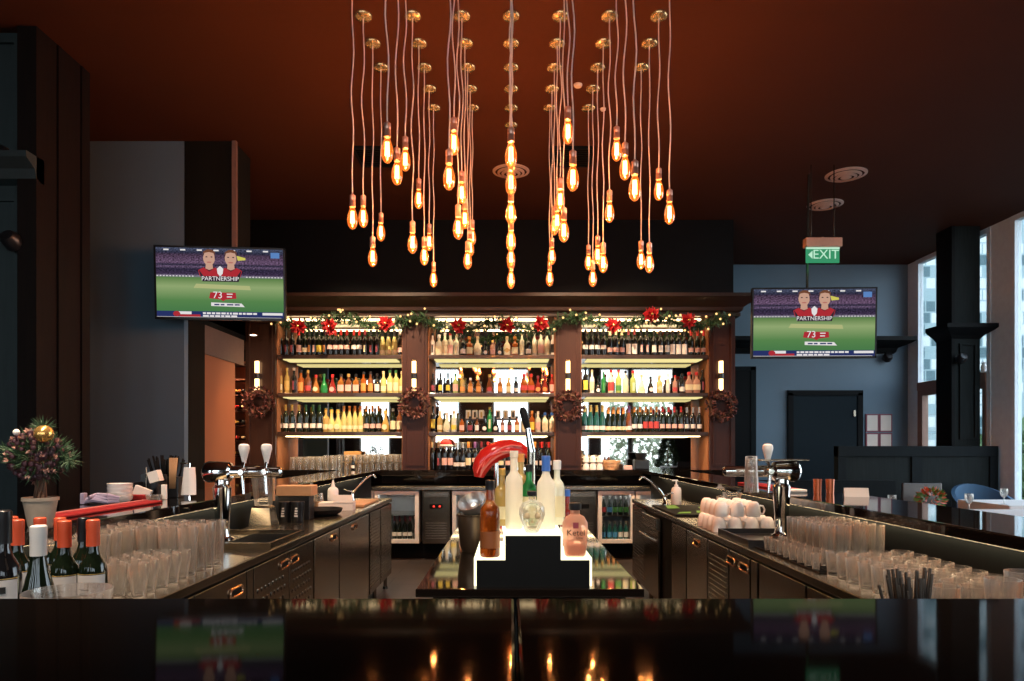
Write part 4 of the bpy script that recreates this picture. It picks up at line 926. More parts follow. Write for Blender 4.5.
# ice bucket, mixing bowl, red ornament, upright tool at the far left end of the island
t = thing('ice_bucket', 'dark bronze ice bucket standing behind the amber whiskey bottle', 'bucket', (X(473, 3.3), 3.3, WT)); t.scale = (.8, .8, 1.0)
MB().lathe([(0, 0), (.065, 0), (.075, .02), (.09, .12), (.088, .165), (.094, .17), (.094, .175), (.084, .175), (.08, .12), (.066, .012), (0, .012)], 28, cap=False).build('body', cm('bronze_metal', (.13, .085, .055), .3, metal=.8), t)
t = thing('mixing_bowl', 'polished steel bowl tilted on top of the bronze ice bucket', 'bowl', (X(473, 3.2), 3.28, WT + .215), (math.radians(28), math.radians(-22), 0)); t.scale = (.62, .62, .62)
MB().lathe([(0, -.05), (.05, -.046), (.085, -.02), (.105, .02), (.112, .05), (.116, .05), (.109, .018), (.088, -.024), (.052, -.05), (0, -.054)], 32, cap=False).build('shell', cm('bright_steel', (.8, .79, .78), .32, metal=.9), t)
t = thing('red_ornament', 'glossy red curved horn shaped ornament behind the frosted bottles', 'ornament', (X(496, 3.1), 3.12, WT))
mb = MB(); pts = []; rad = []
PP = ((479, 477), (480, 470), (483, 463), (488, 457), (495, 452), (503, 449), (511, 448), (519, 449), (526, 453), (530, 457))
for k, (a, b) in enumerate(PP):
    pts.append((X(a, 3.12) - X(496, 3.1), 0, Z(b, 3.12) - WT)); rad.append((.022, .036, .043, .045, .044, .042, .038, .032, .024, .012)[k])
mb.tube(pts, rad, 20)
mb.build('horn', M['redgloss'], t)
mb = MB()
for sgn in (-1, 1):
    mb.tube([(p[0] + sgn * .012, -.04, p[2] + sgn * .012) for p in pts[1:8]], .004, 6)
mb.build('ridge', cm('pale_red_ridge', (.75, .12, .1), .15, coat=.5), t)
MB().lathe([(0, 0), (.05, 0), (.05, .012), (.012, .02), (.01, .42), (0, .425)], 18, (.0, .0, 0)).build('stand', M['chrome'], t)
t = thing('bar_muddler', 'upright steel bar tool with black grip rising behind the upper step', 'bar tool', (X(531, 2.8), 2.8, WT), (0, 0, 0))
MB().tube([(.0, 0, .0), (.0, 0, .47)], [.02, .016], 12).build('holder', M['steel'], t)
mb = MB(); mb.tube([(0.002, 0, .47), (-.014, 0, .57)], [.017, .011], 10); mb.build('shaft', M['chrome'], t)
mb = MB(); mb.tube([(-.014, 0, .565), (-.02, 0, .59), (-.032, 0, .635), (-.036, 0, .648)], [.012, .015, .015, .008], 12); mb.build('grip', M['rubber'], t)
t = thing('santa_hat', 'red santa hat with white trim sitting on the wine bottles of the centre bay', 'hat', (X(445, 8.72), 8.82, 1.07 + .28)); t.scale = (.8, .8, .75)
MB().lathe([(0, .02), (.10, .02), (.1, .04), (.088, .09), (.05, .13), (.0, .15)], 18, sy=.7).build('crown', M['redpetal'], t)
mb = MB(); mb.tube([(.1 * math.cos(q), .07 * math.sin(q), .02) for q in [2 * PI * k / 20 for k in range(20)]], .02, 8, True); mb.sphere((-.1, -.03, .09), .032); mb.build('trim', M['cloth'], t)

# ================================================================== GLASSES
def gl(prof): return MB().lathe(prof, 16, cap=False).mesh('glass')
GM = {'highball': gl([(.001, .012), (.024, .014), (.0295, .05), (.032, .155), (.0335, .155), (.031, .05), (.0275, .002), (.02, 0), (.001, .001)]),
 'tulip': gl([(.001, .01), (.018, .013), (.024, .05), (.031, .085), (.029, .11), (.0305, .11), (.0325, .085), (.026, .05), (.021, .004), (.001, .0)]),
 'rocks': gl([(.001, .014), (.03, .016), (.034, .05), (.037, .092), (.0385, .092), (.0355, .05), (.033, .002), (.024, 0), (.001, .001)]),
 'schooner': gl([(.001, .014), (.026, .016), (.03, .07), (.036, .185), (.0375, .185), (.032, .07), (.029, .002), (.02, 0), (.001, .001)])}
GN = {'highball': 'highball_glass', 'tulip': 'tulip_glass', 'rocks': 'rocks_glass', 'schooner': 'beer_glass'}
def gridglass(kind, xs, ys, where, group, m='glass', z=WT, scale=1., flip=False, rown='from front', coln='from aisle', jit=.004):
    for i, y in enumerate(ys):
        for j, x in enumerate(xs):
            o = link(GN[kind], GM[kind], M[m], None, (x + random.uniform(-jit, jit), y + random.uniform(-jit, jit), z))
            o.scale = (scale,) * 3; o.rotation_euler = (PI if flip else 0, 0, 0)
            if flip: o.location.z += GM_H[kind] * scale
            tag(o, f'{GN[kind].replace("_", " ")}, {ORD[i]} row {rown}, {ORD[j]} {coln}, {where}', 'glass', group)
GM_H = {'highball': .155, 'tulip': .11, 'rocks': .092, 'schooner': .185}
fr = lambda a, st, n: [a + st * k for k in range(n)]
gridglass('tulip', fr(-1.215, -.07, 3), fr(2.28, .076, 5), 'left counter', 'tulip glasses on the left counter', 'glass2')
gridglass('schooner', fr(-1.43, -.079, 2), fr(2.26, .08, 5), 'left counter behind tulip glasses', 'beer glasses behind the tulip glasses', 'glass')
gridglass('schooner', fr(-1.235, -.079, 5), fr(2.68, .08, 4), 'left counter toward beer tower', 'beer glasses on the left counter', 'glass2')
# right: beer glasses near the tap, low glasses in front, a dense field of tumblers toward the corner
gridglass('highball', fr(1.565, -.07, 4), fr(3.0, .072, 6), 'right counter by tap', 'highball glasses on the right counter', 'glass2', coln='from bar face')
gridglass('tulip', fr(1.21, .07, 2), fr(2.78, .074, 8), 'right counter edge', 'tulip glasses along the right counter edge', 'glass2', scale=.62)
gridglass('rocks', fr(1.24, .084, 4), fr(2.0, .084, 9), 'right counter near corner', 'rocks glasses near the right corner', 'glass')
for k, (px, d, lab) in enumerate(((1003, 1.62, 'clear beer glass at the right edge of the picture by the straws'), (1022, 1.72, 'clear beer glass cut by the right picture edge'))):
    o = link('beer_glass', GM['schooner'], M['glass2'], None, (X(px, d), d, WT)); tag(o, lab, 'glass')
# black wire rack mat under the right glasses
t = thing('drip_mat', 'black grid drip mat under the glasses on the right counter', 'mat', (1.19, 2.7, WT))
mb = MB()
for k in range(26): mb.box(0, .40, k * .036, k * .036 + .006, .0005, .006)
for k in range(9): mb.box(k * .0493, k * .0493 + .006, 0, .9, .0005, .006)
# the glasses stand on it: sink the mat to the worktop line
mb.build('grid', M['rubber'], t)

# ================================================================== BEER TOWERS
def tap_handle(p, x, z=.40):
    mb = MB(); mb.lathe([(0, z), (.011, z), (.012, z + .012), (.022, z + .05), (.028, z + .075), (.026, z + .092), (.016, z + .099), (0, z + .1)], 16, (x, -.02, 0)); return mb.build('tap_handle', M['whitep'], p)
def tower_tap(x0, y, s, taps, label):
    t = thing('beer_tower', label, 'beer tap', (x0, y, WT + .012), group=None)
    MB().lathe([(0, 0), (.055, 0), (.055, .012), (.04, .02), (.034, .04), (.036, .12), (.043, .22), (.046, .27), (.03, .29), (0, .29)], 24).build('column', M['chrome'], t)
    MB().lathe([(0, .26), (.034, .27), (.036, .3), (.03, .33), (0, .34)], 20).build('neck', M['chrome'], t)
    mb = MB(); zc = .35
    mb.tube([(-s * .1, 0, zc), (-s * .085, 0, zc), (-s * .07, 0, zc), (-s * .02, 0, zc), (s * .04, 0, zc), (s * .05, 0, zc), (s * .30, 0, zc), (s * .31, 0, zc)], [.02, .048, .055, .055, .05, .032, .026, .012], 20)
    mb.build('head', M['chrome'], t)
    if s < 0: MB().box(-.13, .12, -.07, .07, zc + .055, zc + .063, .003).build('drip_lid', M['steel'], t)
    for v in taps:
        x = s * v
        mb = MB(); mb.cyl((x, .0, zc), (x, -.07, zc), .014); mb.sphere((x, -.05, zc), .021); mb.cyl((x, -.05, zc), (x + s * .012, -.06, zc - .11), .009, .007); mb.cyl((x, -.05, zc), (x, -.02, zc + .06), .007)
        p = mb.build('faucet', M['chrome'], t); tap_handle(p, x, zc + .045)
    return t
tower_tap(-1.485, 3.6, 1, (.12, .235), 'chrome beer tower with two white tap handles on the left counter')
tower_tap(1.43, 3.7, -1, (.08,), 'chrome beer tower with one white tap handle on the right counter')
o = link('beer_glass', GM['schooner'], M['glass2'], None, (X(750, 3.62), 3.6, WT + .29), (math.radians(180), 0, 0)); o.location.z = Z(456, 3.6)
tag(o, 'clear beer glass hung upside down on the end of the right beer tower', 'glass')
t = thing('drip_tray', 'steel drip tray under the left beer tower', 'tray', (-1.37, 3.6, WT))
mb = MB(); mb.box(-.215, .22, -.25, .3, 0, .008); mb.box(-.215, .22, -.25, -.235, .008, .03); mb.box(-.215, .22, .285, .3, .008, .03); mb.box(.205, .22, -.235, .285, .008, .03); mb.build('tray', M['steeld'], t)
mb = MB()
for k in range(14): mb.box(-.05, .19, -.22 + k * .035, -.21 + k * .035, .009, .014)
mb.build('grate', M['black'], t)
t = thing('drip_tray', 'black rimmed drip tray between the white mugs and the right beer tower', 'tray', (1.36, 3.62, WT))
mb = MB(); mb.box(-.2, .2, -.2, .3, 0, .008); mb.box(-.2, -.19, -.2, .3, .008, .035); mb.box(-.19, .2, .29, .3, .008, .035); mb.box(-.19, .2, -.2, -.19, .008, .035); mb.build('tray', M['blackpl'], t)

# ================================================================== MUGS
mg = MB().lathe([(.001, .008), (.02, .01), (.034, .035), (.039, .085), (.0415, .086), (.040, .055), (.036, .028), (.028, .009), (.019, .001), (.001, 0)], 20, cap=False).mesh('mug')
hm = MB().tube([(-.038, 0, .07), (-.06, 0, .072), (-.068, 0, .05), (-.058, 0, .028), (-.037, 0, .025)], .0055, 8).mesh('handle')
k = 0
for L in range(2):
    for i in range(4 if L == 0 else 4):
        for j in range(4 if L == 0 else 3):
            x = 1.205 + .094 * j + L * .02; y = 4.06 + .1 * i + (.02 if L else 0)
            o = link('coffee_mug', mg, M['white'], None, (x, y, WT + (.087 if L else 0) + .086), (PI, 0, random.uniform(-.5, .5) + PI))
            tag(o, f'white mug upside down, {("lower", "upper")[L]} layer, {ORD[i]} row from tap, {ORD[j]} from aisle', 'mug', 'stacked white mugs'); link('handle', hm, M['white'], o)

# ================================================================== LEFT COUNTER THINGS
def winefg(px, d, k, lab, cap, label, py, st='big', body='dark green', s=.83):
    h = Z(py, d) - WT; sc = h / PROF[k][-1][1]
    o = bottle(k, body, lab, st, cap, (X(px, d), d, WT), label, 'wine bottles in the left corner', sc * 1.03, 0, sc)
    if k == 'bord':
        lb = [c for c in o.children if c.name.startswith('label')][0]; mb = MB()
        if px < 10: mb.band(.0378, .175, .19, -PI / 2 - .55, -PI / 2 + .75, 10)
        for j in range(3): mb.band(.0378, .135 + .014 * j, .1375 + .014 * j, -PI / 2 - .5 + .1 * j, -PI / 2 + .5 - .12 * j, 8)
        mb.build('label_print', LABM['black'], lb)
        MB().band(.0366, .207, .2085, -PI / 2 - 1.4, -PI / 2 + 1.4, 10).build('label_edge', LABM['gold'], lb)
    return o
winefg(93, 1.74, 'bord', 'white', 'orange red', 'wine bottle with orange red cap, rightmost, beside the clear glasses', 520)
winefg(64.5, 1.72, 'bord', 'white', 'orange red', 'wine bottle with orange red cap and cream label, just right of the white capped bottle', 521)
winefg(17.5, 1.78, 'bord', 'white', 'orange red', 'wine bottle with orange red cap, left of the white capped bottle', 520)
winefg(38.5, 1.5, 'burg', 'white', 'white', 'white capped slope shouldered wine bottle standing nearest', 526, 'lo')
winefg(40, 1.90, 'bord', 'white', 'orange red', 'red capped wine bottle hidden behind the white capped bottle', 518)
winefg(60, 1.93, 'bord', 'white', 'orange red', 'red capped wine bottle half hidden behind another, fourth cap from left', 518)
winefg(12, 1.97, 'bord', 'white', 'orange red', 'red capped wine bottle half hidden behind the leftmost red cap', 517)
winefg(83.5, 1.88, 'bord', 'white', 'black', 'green wine bottle with black cap between the two right red caps', 518)
winefg(3, 1.56, 'bord', 'white', 'black', 'dark wine bottle with white label, cut by the left picture edge', 511, 'big', 'black')
t = thing('glass_bowl', 'clear flared glass bowl in front of the wine bottles', 'bowl', (X(63, 1.33), 1.345, WT), (0, 0, 0))
MB().lathe([(.001, .012), (.04, .014), (.048, .05), (.062, .14), (.074, .215), (.0765, .215), (.0645, .14), (.05, .05), (.044, .0), (.001, 0)], 32, cap=False).build('bowl', M['glass'], t)
# potted arrangement on the left ledge
px_, d_ = 40.5, 2.46
t = thing('potted_arrangement', 'potted christmas arrangement of pine, dark berries and a gold bauble', 'plant', (X(px_, d_), d_, BT))
mb = MB(); mb.lathe([(0, 0), (.036, 0), (.039, .008), (.053, .092), (.057, .092), (.057, .104), (.05, .104), (.048, .09), (0, .088)], 22); mb.build('pot', M['pot'], t)
mb = MB()
for k in range(9):
    a = k * .7; mb.tube([(.02 * math.cos(a), .02 * math.sin(a), .086), (.012 * math.cos(a + 1), .012 * math.sin(a + 1), .17), (.035 * math.cos(a + 2), .035 * math.sin(a + 2), .25)], .0045, 6)
mb.build('stems', M['twig'], t)
cz = .25
mb = MB()
for k in range(900):
    v = Vector((random.gauss(0, 1), random.gauss(0, 1), random.gauss(0, .8))).normalized()
    c = (v.x * .085 * random.uniform(.3, 1), v.y * .08 * random.uniform(.3, 1), cz + v.z * .075 * random.uniform(.3, 1)); mb.leaf(c, random.uniform(.03, .055), .005, dirv=v + Vector((0, 0, .2)))
for bx_, bz in ((-.12, .26), (.115, .235), (.02, .345)):
    for k in range(90):
        v = Vector((random.gauss(0, 1), random.gauss(0, 1), random.gauss(0, 1))).normalized(); mb.leaf((bx_ * random.uniform(.6, 1), -.01, bz), .05, .004, dirv=v)
mb.build('pine_needles', M['leaf'], t)
mb = MB()
for k in range(130):
    v = Vector((random.gauss(0, 1), random.gauss(-.6, .7), random.gauss(0, 1))).normalized(); mb.sphere((v.x * .09 - .01, v.y * .085, cz + v.z * .085), random.uniform(.007, .011), u=6, v=4)
mb.build('dark_berries', cm('dark_berry', (.05, .01, .018), .5), t)
mb = MB()
for k in range(22):
    v = Vector((random.gauss(0, 1), random.gauss(-1, .5), random.gauss(0, 1))).normalized(); c = Vector((v.x * .095, v.y * .09, cz + v.z * .09))
    for q in range(4): mb.leaf(c, .018, .012, dirv=v + Vector((random.uniform(-.8, .8), random.uniform(-.8, .8), random.uniform(-.8, .8))))
mb.build('pale_flowers', cm('pale_flower', (.42, .22, .17), .7, var=.3), t)
MB().sphere((.062, -.075, .325), .03, u=18, v=12).build('gold_bauble', M['gold'], t)
MB().sphere((-.035, -.07, .33), .011).build('small_bauble', M['paper'], t)
# red bar runner, bowls, straws ... on the left ledge
t = thing('bar_runner', 'red rubber bar runner lying along the left bar ledge', 'mat', (-1.80, 2.68, BT))
MB().box(-.05, .05, -.0, .84, .0005, .012, .004).build('mat', M['red'], t)
mb = MB(); mb.box(-.05, -.025, .0, .84, .0125, .016); mb.build('pale_edge', cm('pale_red_edge', (.55, .16, .14), .5), t)
for k in range(4):
    o = MB().lathe([(.001, .004), (.035, .006), (.052, .02), (.056, .036), (.059, .036), (.0555, .018), (.04, .0), (.001, 0)], 24, cap=False).build('white_bowl', M['white'], None, (X(120, 3.52), 3.52, BT + .0205 * k))
    tag(o, f'white bowl on the left ledge, {("bottom", "second", "third", "top")[k]} of the stack of four', 'bowl', 'stacked white bowls')
t = thing('napkin_cloth', 'lavender cloth napkins lying left of the white bowls', 'cloth', (X(97, 3.4), 3.42, BT))
mb = MB()
for k in range(3): mb.tube([(-.08 + .02 * k, -.01 * k, .012 + .012 * k), (-.02, .01 * k, .022 + .010 * k), (.05, -.01, .014 + .014 * k), (.085, .02, .012 + .01 * k)], [.009, .014, .012, .006], 8)
mb.build('cloth', M['purple'], t); MB().box(-.09, -.07, -.01, .02, 0.001, .055, .003).build('clip', M['purple'], t)
t = thing('napkin_caddy', 'black caddy holding white paper napkins beside the white bowls', 'caddy', (X(147, 3.75), 3.78, BT))
mb = MB(); mb.box(-.07, .07, -.05, .05, 0, .012); mb.box(-.07, .07, .04, .05, .012, .13); mb.box(-.07, -.06, -.05, .04, .012, .09); mb.box(.06, .07, -.05, .04, .012, .09); mb.build('tray', M['blackpl'], t)
mb = MB(); mb.box(-.05, .04, -.075, -.055, .012, .065, rot=Matrix.Rotation(.35, 3, 'Y')); mb.box(.0, .055, -.02, .03, .09, .15, rot=Matrix.Rotation(-.3, 3, 'Y')); mb.build('napkins', M['paper'], t)
MB().box(-.12, .03, -.13, -.08, 0.001, .03, .004).build('red_tray', M['red'], t)
MB().cyl((-.03, .02, .012), (-.03, .02, .17), .004).build('stirrer', M['steel'], t)
t = thing('glass_ashtray', 'small clear dish with writing in front of the straw caddy', 'dish', (X(160, 3.72), 3.66, BT))
MB().lathe([(.001, .008), (.03, .01), (.035, .03), (.04, .03), (.036, .0), (.001, 0)], 20, cap=False).build('dish', M['glass2'], t); MB().box(.01, .035, .05, .07, 0.001, .08, .002).build('card', M['paper'], t)
t = thing('straw_caddy', 'black straw caddy packed with black straws on the left ledge', 'caddy', (X(167, 3.9), 3.9, BT)); t.scale = (1.15, 1, 1.0)
MB().box(-.07, .07, -.04, .04, 0, .115, .004).build('box', M['blackpl'], t)
mb = MB()
for k in range(40):
    a = random.uniform(-.055, .055); b = random.uniform(-.03, .03); mb.cyl((a, b, .1), (a * 1.5 + random.uniform(-.01, .01), b * 1.4, random.uniform(.2, .235)), .004, seg=6)
mb.build('black_straws', M['rubber'], t)
mb = MB()
for k in range(6): mb.cyl((.03 + k * .005, -.042, .05), (.035 + k * .007, -.05, .22), .003, seg=6)
mb.build('wooden_stirrers', M['cork'], t)
t = thing('bar_towel', 'pale towel draped over a small stand left of the beer tower', 'towel', (X(189, 3.85), 3.85, BT))
mb = MB(); mb.rings([[(-.03 - .012 * k + .01 * math.sin(q * 3), -.02 * math.cos(q), .17 - .056 * k) if False else ((.028 + .004 * k + .004 * math.sin(3 * q + k)) * math.cos(q), (.03 + .002 * math.sin(5 * q)) * math.sin(q), .168 - .05 * k) for q in [2 * PI * i / 24 for i in range(24)]] for k in range(4)] , True)
mb.build('cloth', M['cloth'], t); MB().tube([(0, 0, 0), (0, 0, .19), (-.045, 0, .19)], .007, 8).build('stand', M['chrome'], t)
# blender base, tins, tray, boxes, squeeze bottle, taps on the left worktop
t = thing('blender', 'blender with square steel base and clear jug on the left counter', 'blender', (-1.52, 4.3, WT)); t.scale = (.8, .8, .8)
MB().rings([[(a * w_, b * w_, z) for a, b in ((-1, -1), (1, -1), (1, 1), (-1, 1))] for w_, z in ((.085, 0), (.085, .02), (.066, .15), (.05, .165))], True, smooth=False).build('base', M['steel'], t)
MB().rings([[(a * w_, b * w_, z) for a, b in ((-1, -1), (1, -1), (1, 1), (-1, 1))] for w_, z in ((.05, .166), (.07, .38))], True, smooth=False).build('jug', M['glass'], t)
MB().box(-.072, .072, -.072, .072, .381, .40, .004).box(-.02, .02, -.02, .02, .40, .42).build('lid', M['steel'], t)
MB().box(.072, .085, -.015, .015, .2, .37, .003).build('handle', M['cork'], t)
for px, lab, tx in ((284.5, 'black canister left of the two standing beside the blender', 'Tea'), (296, 'black canister right of the two, nearer the black tray', 'Coffee')):
    t = thing('canister', lab, 'canister', (-1.47 if px < 290 else -1.385, 4.55, WT))
    MB().lathe([(0, 0), (.036, 0), (.038, .004), (.04, .125), (.042, .125), (.042, .135), (0, .137)], 20).build('tin', M['blackpl'], t)
    mb = MB()
    for k in range(4): mb.box(-.012 + .002 * k, .01 - .002 * (k % 2), -.0412, -.0395, .04 + .016 * k, .05 + .016 * k)
    mb.build('white_lettering', M['paper'], t)
t = thing('oval_tray', 'black oval serving tray on the left counter near the aisle', 'tray', (-1.37, 5.05, WT))
MB().lathe([(0, 0), (.11, 0), (.14, .02), (.15, .045), (.144, .046), (.13, .022), (.1, .008), (0, .008)], 30, sx=1.0, sy=1.3).build('tray', M['rubber'], t)
t = thing('paper_box', 'open white cardboard box of sachets on the left counter', 'box', (-1.36, 5.48, WT), (0, 0, .1))
mb = MB(); mb.box(-.13, .13, -.09, .09, 0, .06); mb.box(-.02, .13, -.088, -.08, .06, .12, rot=Matrix.Rotation(-.15, 3, 'X')); mb.build('box', M['paper'], t)
t = thing('wooden_block', 'orange brown wooden block on a black box at the left ledge', 'block', (X(300, 5.6), 5.65, 1.0))
t.location = (-1.455, 4.76, WT); MB().box(-.11, .1, -.06, .06, 0, .16, .004).build('black_box', M['blackpl'], t); MB().box(-.12, .12, -.07, .07, .161, .23, .004).build('block', M['cork'], t)
t = thing('condiment_jar', 'small glass jar with orange contents left of the white squeeze bottle', 'jar', (-1.54, 5.6, WT))
MB().lathe([(.001, 0), (.035, 0), (.036, .07), (.03, .085), (.03, .12), (.033, .12), (.04, .07), (.038, -.0)], 18, cap=False).build('jar', M['glass'], t); MB().cyl((0, 0, .004), (0, 0, .055), .033).build('contents', M['cork'], t)
t = thing('squeeze_bottle', 'white squeeze bottle on the left counter beside the tap', 'bottle', (-1.5, 5.9, WT))
MB().lathe([(0, 0), (.042, 0), (.045, .006), (.045, .12), (.04, .14), (.02, .155), (0, .157)], 20).build('body', M['whitep'], t); MB().lathe([(0, .157), (.018, .157), (.01, .19), (.004, .215), (0, .215)], 14).build('nozzle', M['whitep'], t)
def faucet(px, d, s, label):
    t = thing('swan_tap', label, 'tap', (X(px, d), d, WT))
    MB().lathe([(0, 0), (.03, 0), (.03, .01), (.018, .03), (.018, .08), (0, .09)], 16).build('base', M['chrome'], t)
    MB().tube([(0, 0, .06), (s * .04, 0, .12), (s * .12, 0, .2), (s * .17, 0, .235), (s * .2, 0, .235), (s * .215, 0, .21)], .011, 10).build('spout', M['chrome'], t)
    MB().tube([(0, 0, .085), (-s * .07, 0, .105)], .008, 8).build('lever', M['chrome'], t)
faucet(352, 6.35, 1, 'chrome swan tap at the far end of the left counter')
faucet(665, 5.9, -1, 'chrome swan tap at the far end of the right counter')
t = thing('cutting_board', 'wooden board at the far end of the left counter', 'board', (X(350, 5.9), 6.0, WT))
MB().box(-.02, .16, -.3, .35, 0.001, .02, .004).build('board', M['cork'], t)
t = thing('ice_well', 'tall clear pitcher beside the left beer tower glasses', 'pitcher', (X(190, 3.15), 3.16, WT))
bpy.data.objects.remove(t)
for k, (px, d) in enumerate(((165, 3.1), (180, 3.12), (192, 3.14))):
    o = link('rocks_glass', GM['rocks'], M['glass'], None, (X(px, d) if k < 0 else -1.5 + .085 * k, 3.1, WT)); o.scale = (1.1, 1.1, 1.3)
    tag(o, f'short clear tumbler behind the left beer glasses, {ORD[k]} from the bar face', 'glass', 'tumblers behind the left beer glasses')

# ================================================================== RIGHT COUNTER THINGS
t = thing('bar_mat', 'black bar mat with green stripes at the far end of the right counter', 'mat', (1.36, 5.35, WT))
MB().box(-.2, .2, -.42, .42, .0005, .014, .005).build('mat', M['rubber'], t)
mb = MB()
for a, b, c_ in ((-.17, -.35, .13), (-.02, -.3, .2), (.08, -.05, .3), (-.15, .05, .33)): mb.prism([(a, b), (a + .1, b + .03), (a + .13, b + c_), (a + .04, b + c_ * .8)], .0142, .0165, 'z')
mb.build('green_stripes', M['green'], t)
t = thing('soap_dispenser', 'white pump soap bottle on the right counter beside the tap', 'soap dispenser', (X(682, 5.75), 5.95, WT))
MB().lathe([(0, 0), (.04, 0), (.043, .006), (.043, .12), (.035, .145), (.014, .155), (0, .156)], 20).build('body', M['whitep'], t)
mb = MB(); mb.cyl((0, 0, .155), (0, 0, .2), .007); mb.cyl((0, 0, .156), (0, 0, .17), .016); mb.box(-.035, .012, -.01, .01, .2, .212, .002); mb.build('pump', M['whitep'], t)
t = thing('glass_jug', 'clear glass jug lying behind the stacked white mugs', 'jug', (1.5, 4.75, WT))
MB().lathe([(.001, .008), (.05, .01), (.06, .06), (.055, .15), (.06, .18), (.063, .18), (.058, .15), (.064, .06), (.054, 0), (.001, 0)], 22, cap=False).build('body', M['glass2'], t)
MB().tube([(-.058, 0, .16), (-.1, 0, .15), (-.11, 0, .09), (-.062, 0, .05)], .008, 8).build('handle', M['glass2'], t)
t = thing('straw_cup', 'black cup of black straws at the right corner of the front bar', 'cup', (X(914, 1.66), 1.66, WT))
MB().lathe([(0, 0), (.05, 0), (.055, .1), (.052, .1), (.047, .008), (0, .008)], 20).build('cup', M['blackpl'], t)
mb = MB()
for k in range(34):
    a = random.uniform(0, 2 * PI); r = .04 * random.random() ** .5; mb.cyl((r * math.cos(a), r * math.sin(a), .01), (r * 2.1 * math.cos(a), r * 1.3 * math.sin(a), random.uniform(.155, .2)), .0036, seg=6)
mb.build('straws', M['rubber'], t)
# things on the right ledge
t = thing('menu_card', 'folded white menu card standing on the right bar ledge', 'card', (X(856, 3.95), 3.95, BT), (0, 0, -.25)); t.scale = (.75, .75, .9)
MB().prism([(-.03, 0), (.0, .055), (.03, 0), (.027, 0), (0, .05), (-.027, 0)], -.085, .085, 'x').build('card', M['paper'], t)
t = thing('flower_pot', 'small pot of red and orange flowers on the dining table right', 'plant', (X(931, 6.0), 6.02, .8))
M['fo'] = cm('orange_red_flower', (.65, .12, .05), .6, var=.3)
for px, lab in ((817.5, 'copper tumbler on the right ledge, left of the two'), (830, 'copper tumbler on the right ledge, right of the two')):
    o = MB().lathe([(.001, .005), (.03, .007), (.036, .1), (.038, .1), (.033, 0), (.001, 0)], 18, cap=False).build('copper_tumbler', cm('copper_red', (.6, .16, .07), .3, metal=.6), None, (X(px, 4.25), 4.25, BT)); o.scale = (.66, .66, .85); tag(o, lab, 'cup')
t = thing('bar_runner', 'red bar runner on the right ledge behind the hanging glass', 'mat', (1.80, 4.9, BT)); MB().box(-.07, .07, -.35, .45, .0005, .012, .004).build('mat', M['red'], t)
t = thing('small_plate', 'white folded napkin on the right ledge behind the beer tower', 'napkin', (1.75, 4.32, BT)); MB().box(-.06, .06, -.05, .05, .0005, .02, .006).build('napkin', M['paper'], t)
for k, (px, d, m) in enumerate(((848, 6.4, 'white'),)):
    pass
t = thing('coaster_tray', 'pale wooden wedge tray behind the right rocks glasses', 'tray', (1.51, 2.84, WT)); bpy.data.objects.remove(t)

# ================================================================== GLASSES ON THE BACK LEDGE
LB = 1.07
gridglass('rocks', [X(px, 8.85) for px in (349, 355.3, 361.6, 368, 374, 380, 386, 392, 398)], [8.72, 8.82], 'lower layer, left bay ledge', 'tumblers on the left bay ledge', 'glass2', LB, .95, True, 'from front', 'from left', .002)
t = thing('glass_tray', 'clear tray between the two layers of tumblers at right of the left bay', 'tray', (X(373.5, 8.85), 8.77, LB + .09)); MB().box(-.37, .37, -.09, .1, 0, .006).build('sheet', M['glass2'], t)
gridglass('rocks', [X(px, 8.85) for px in (349, 355.3, 361.6, 368, 374, 380, 386, 392, 398)], [8.72, 8.82], 'upper layer, left bay ledge', 'tumblers on the left bay tray', 'glass2', LB + .097, .95, True, 'from front', 'from left', .002)
gridglass('schooner', [X(px, 8.85) for px in (329, 335.5, 342)], [8.72], 'middle of left bay ledge', 'beer glasses on the left bay ledge', 'glass2', LB, .95, False, 'from front', 'from left', .002)
gridglass('highball', [X(px, 8.85) for px in (296, 302.5, 309, 315.5, 322)], [8.7, 8.79, 8.88], 'left of left bay ledge', 'highball glasses on the left bay ledge', 'glass2', LB, 1.0, True, 'from front', 'from left', .002)
bottle('round', 'black', 'white', 'lo', 'black', (X(353, 8.62), 8.62, LB), 'short black bottle with white label before the tumblers, left bay ledge', None, .55)
t = thing('tea_box', 'orange cardboard box on the left bay ledge behind the tumblers', 'box', (X(353, 8.95), 8.97, LB)); MB().box(-.11, .1, -.05, .05, 0, .225, .003).build('carton', cm('pale_orange_card', (.75, .42, .16), .7), t)
# right bay ledge
for L in range(2):
    for k, px in enumerate((586, 593, 600)):
        o = link('coffee_mug', mg, M['white'], None, (X(px, 8.8), 8.8, LB + .086 + .088 * L), (PI, 0, 0)); tag(o, f'white cup upside down on right bay ledge, {("lower", "upper")[L]} row, {ORD[k]} from left', 'mug', 'cups on the right bay ledge'); link('handle', hm, M['white'], o)
t = thing('wicker_basket', 'brown wicker basket on the right bay ledge beside the cups', 'basket', (X(611, 8.82), 8.82, LB))
mb = MB()
for k in range(6): mb.tube([((.085 + .006 * k) * math.cos(q), (.06 + .004 * k) * math.sin(q), .01 + .018 * k) for q in [2 * PI * i / 22 for i in range(22)]], .0105, 6, True)
mb.cyl((0, 0, 0), (0, 0, .012), .075); mb.build('weave', M['cork'], t)
t = thing('coffee_grinder', 'black coffee grinder on the right bay ledge', 'appliance', (X(641, 8.8), 8.8, LB))
MB().box(-.09, .09, -.08, .08, 0, .12, .01).build('base', M['blackpl'], t); MB().lathe([(0, .12), (.05, .12), (.075, .2), (.075, .205), (0, .21)], 18).build('hopper', M['blackpl'], t)
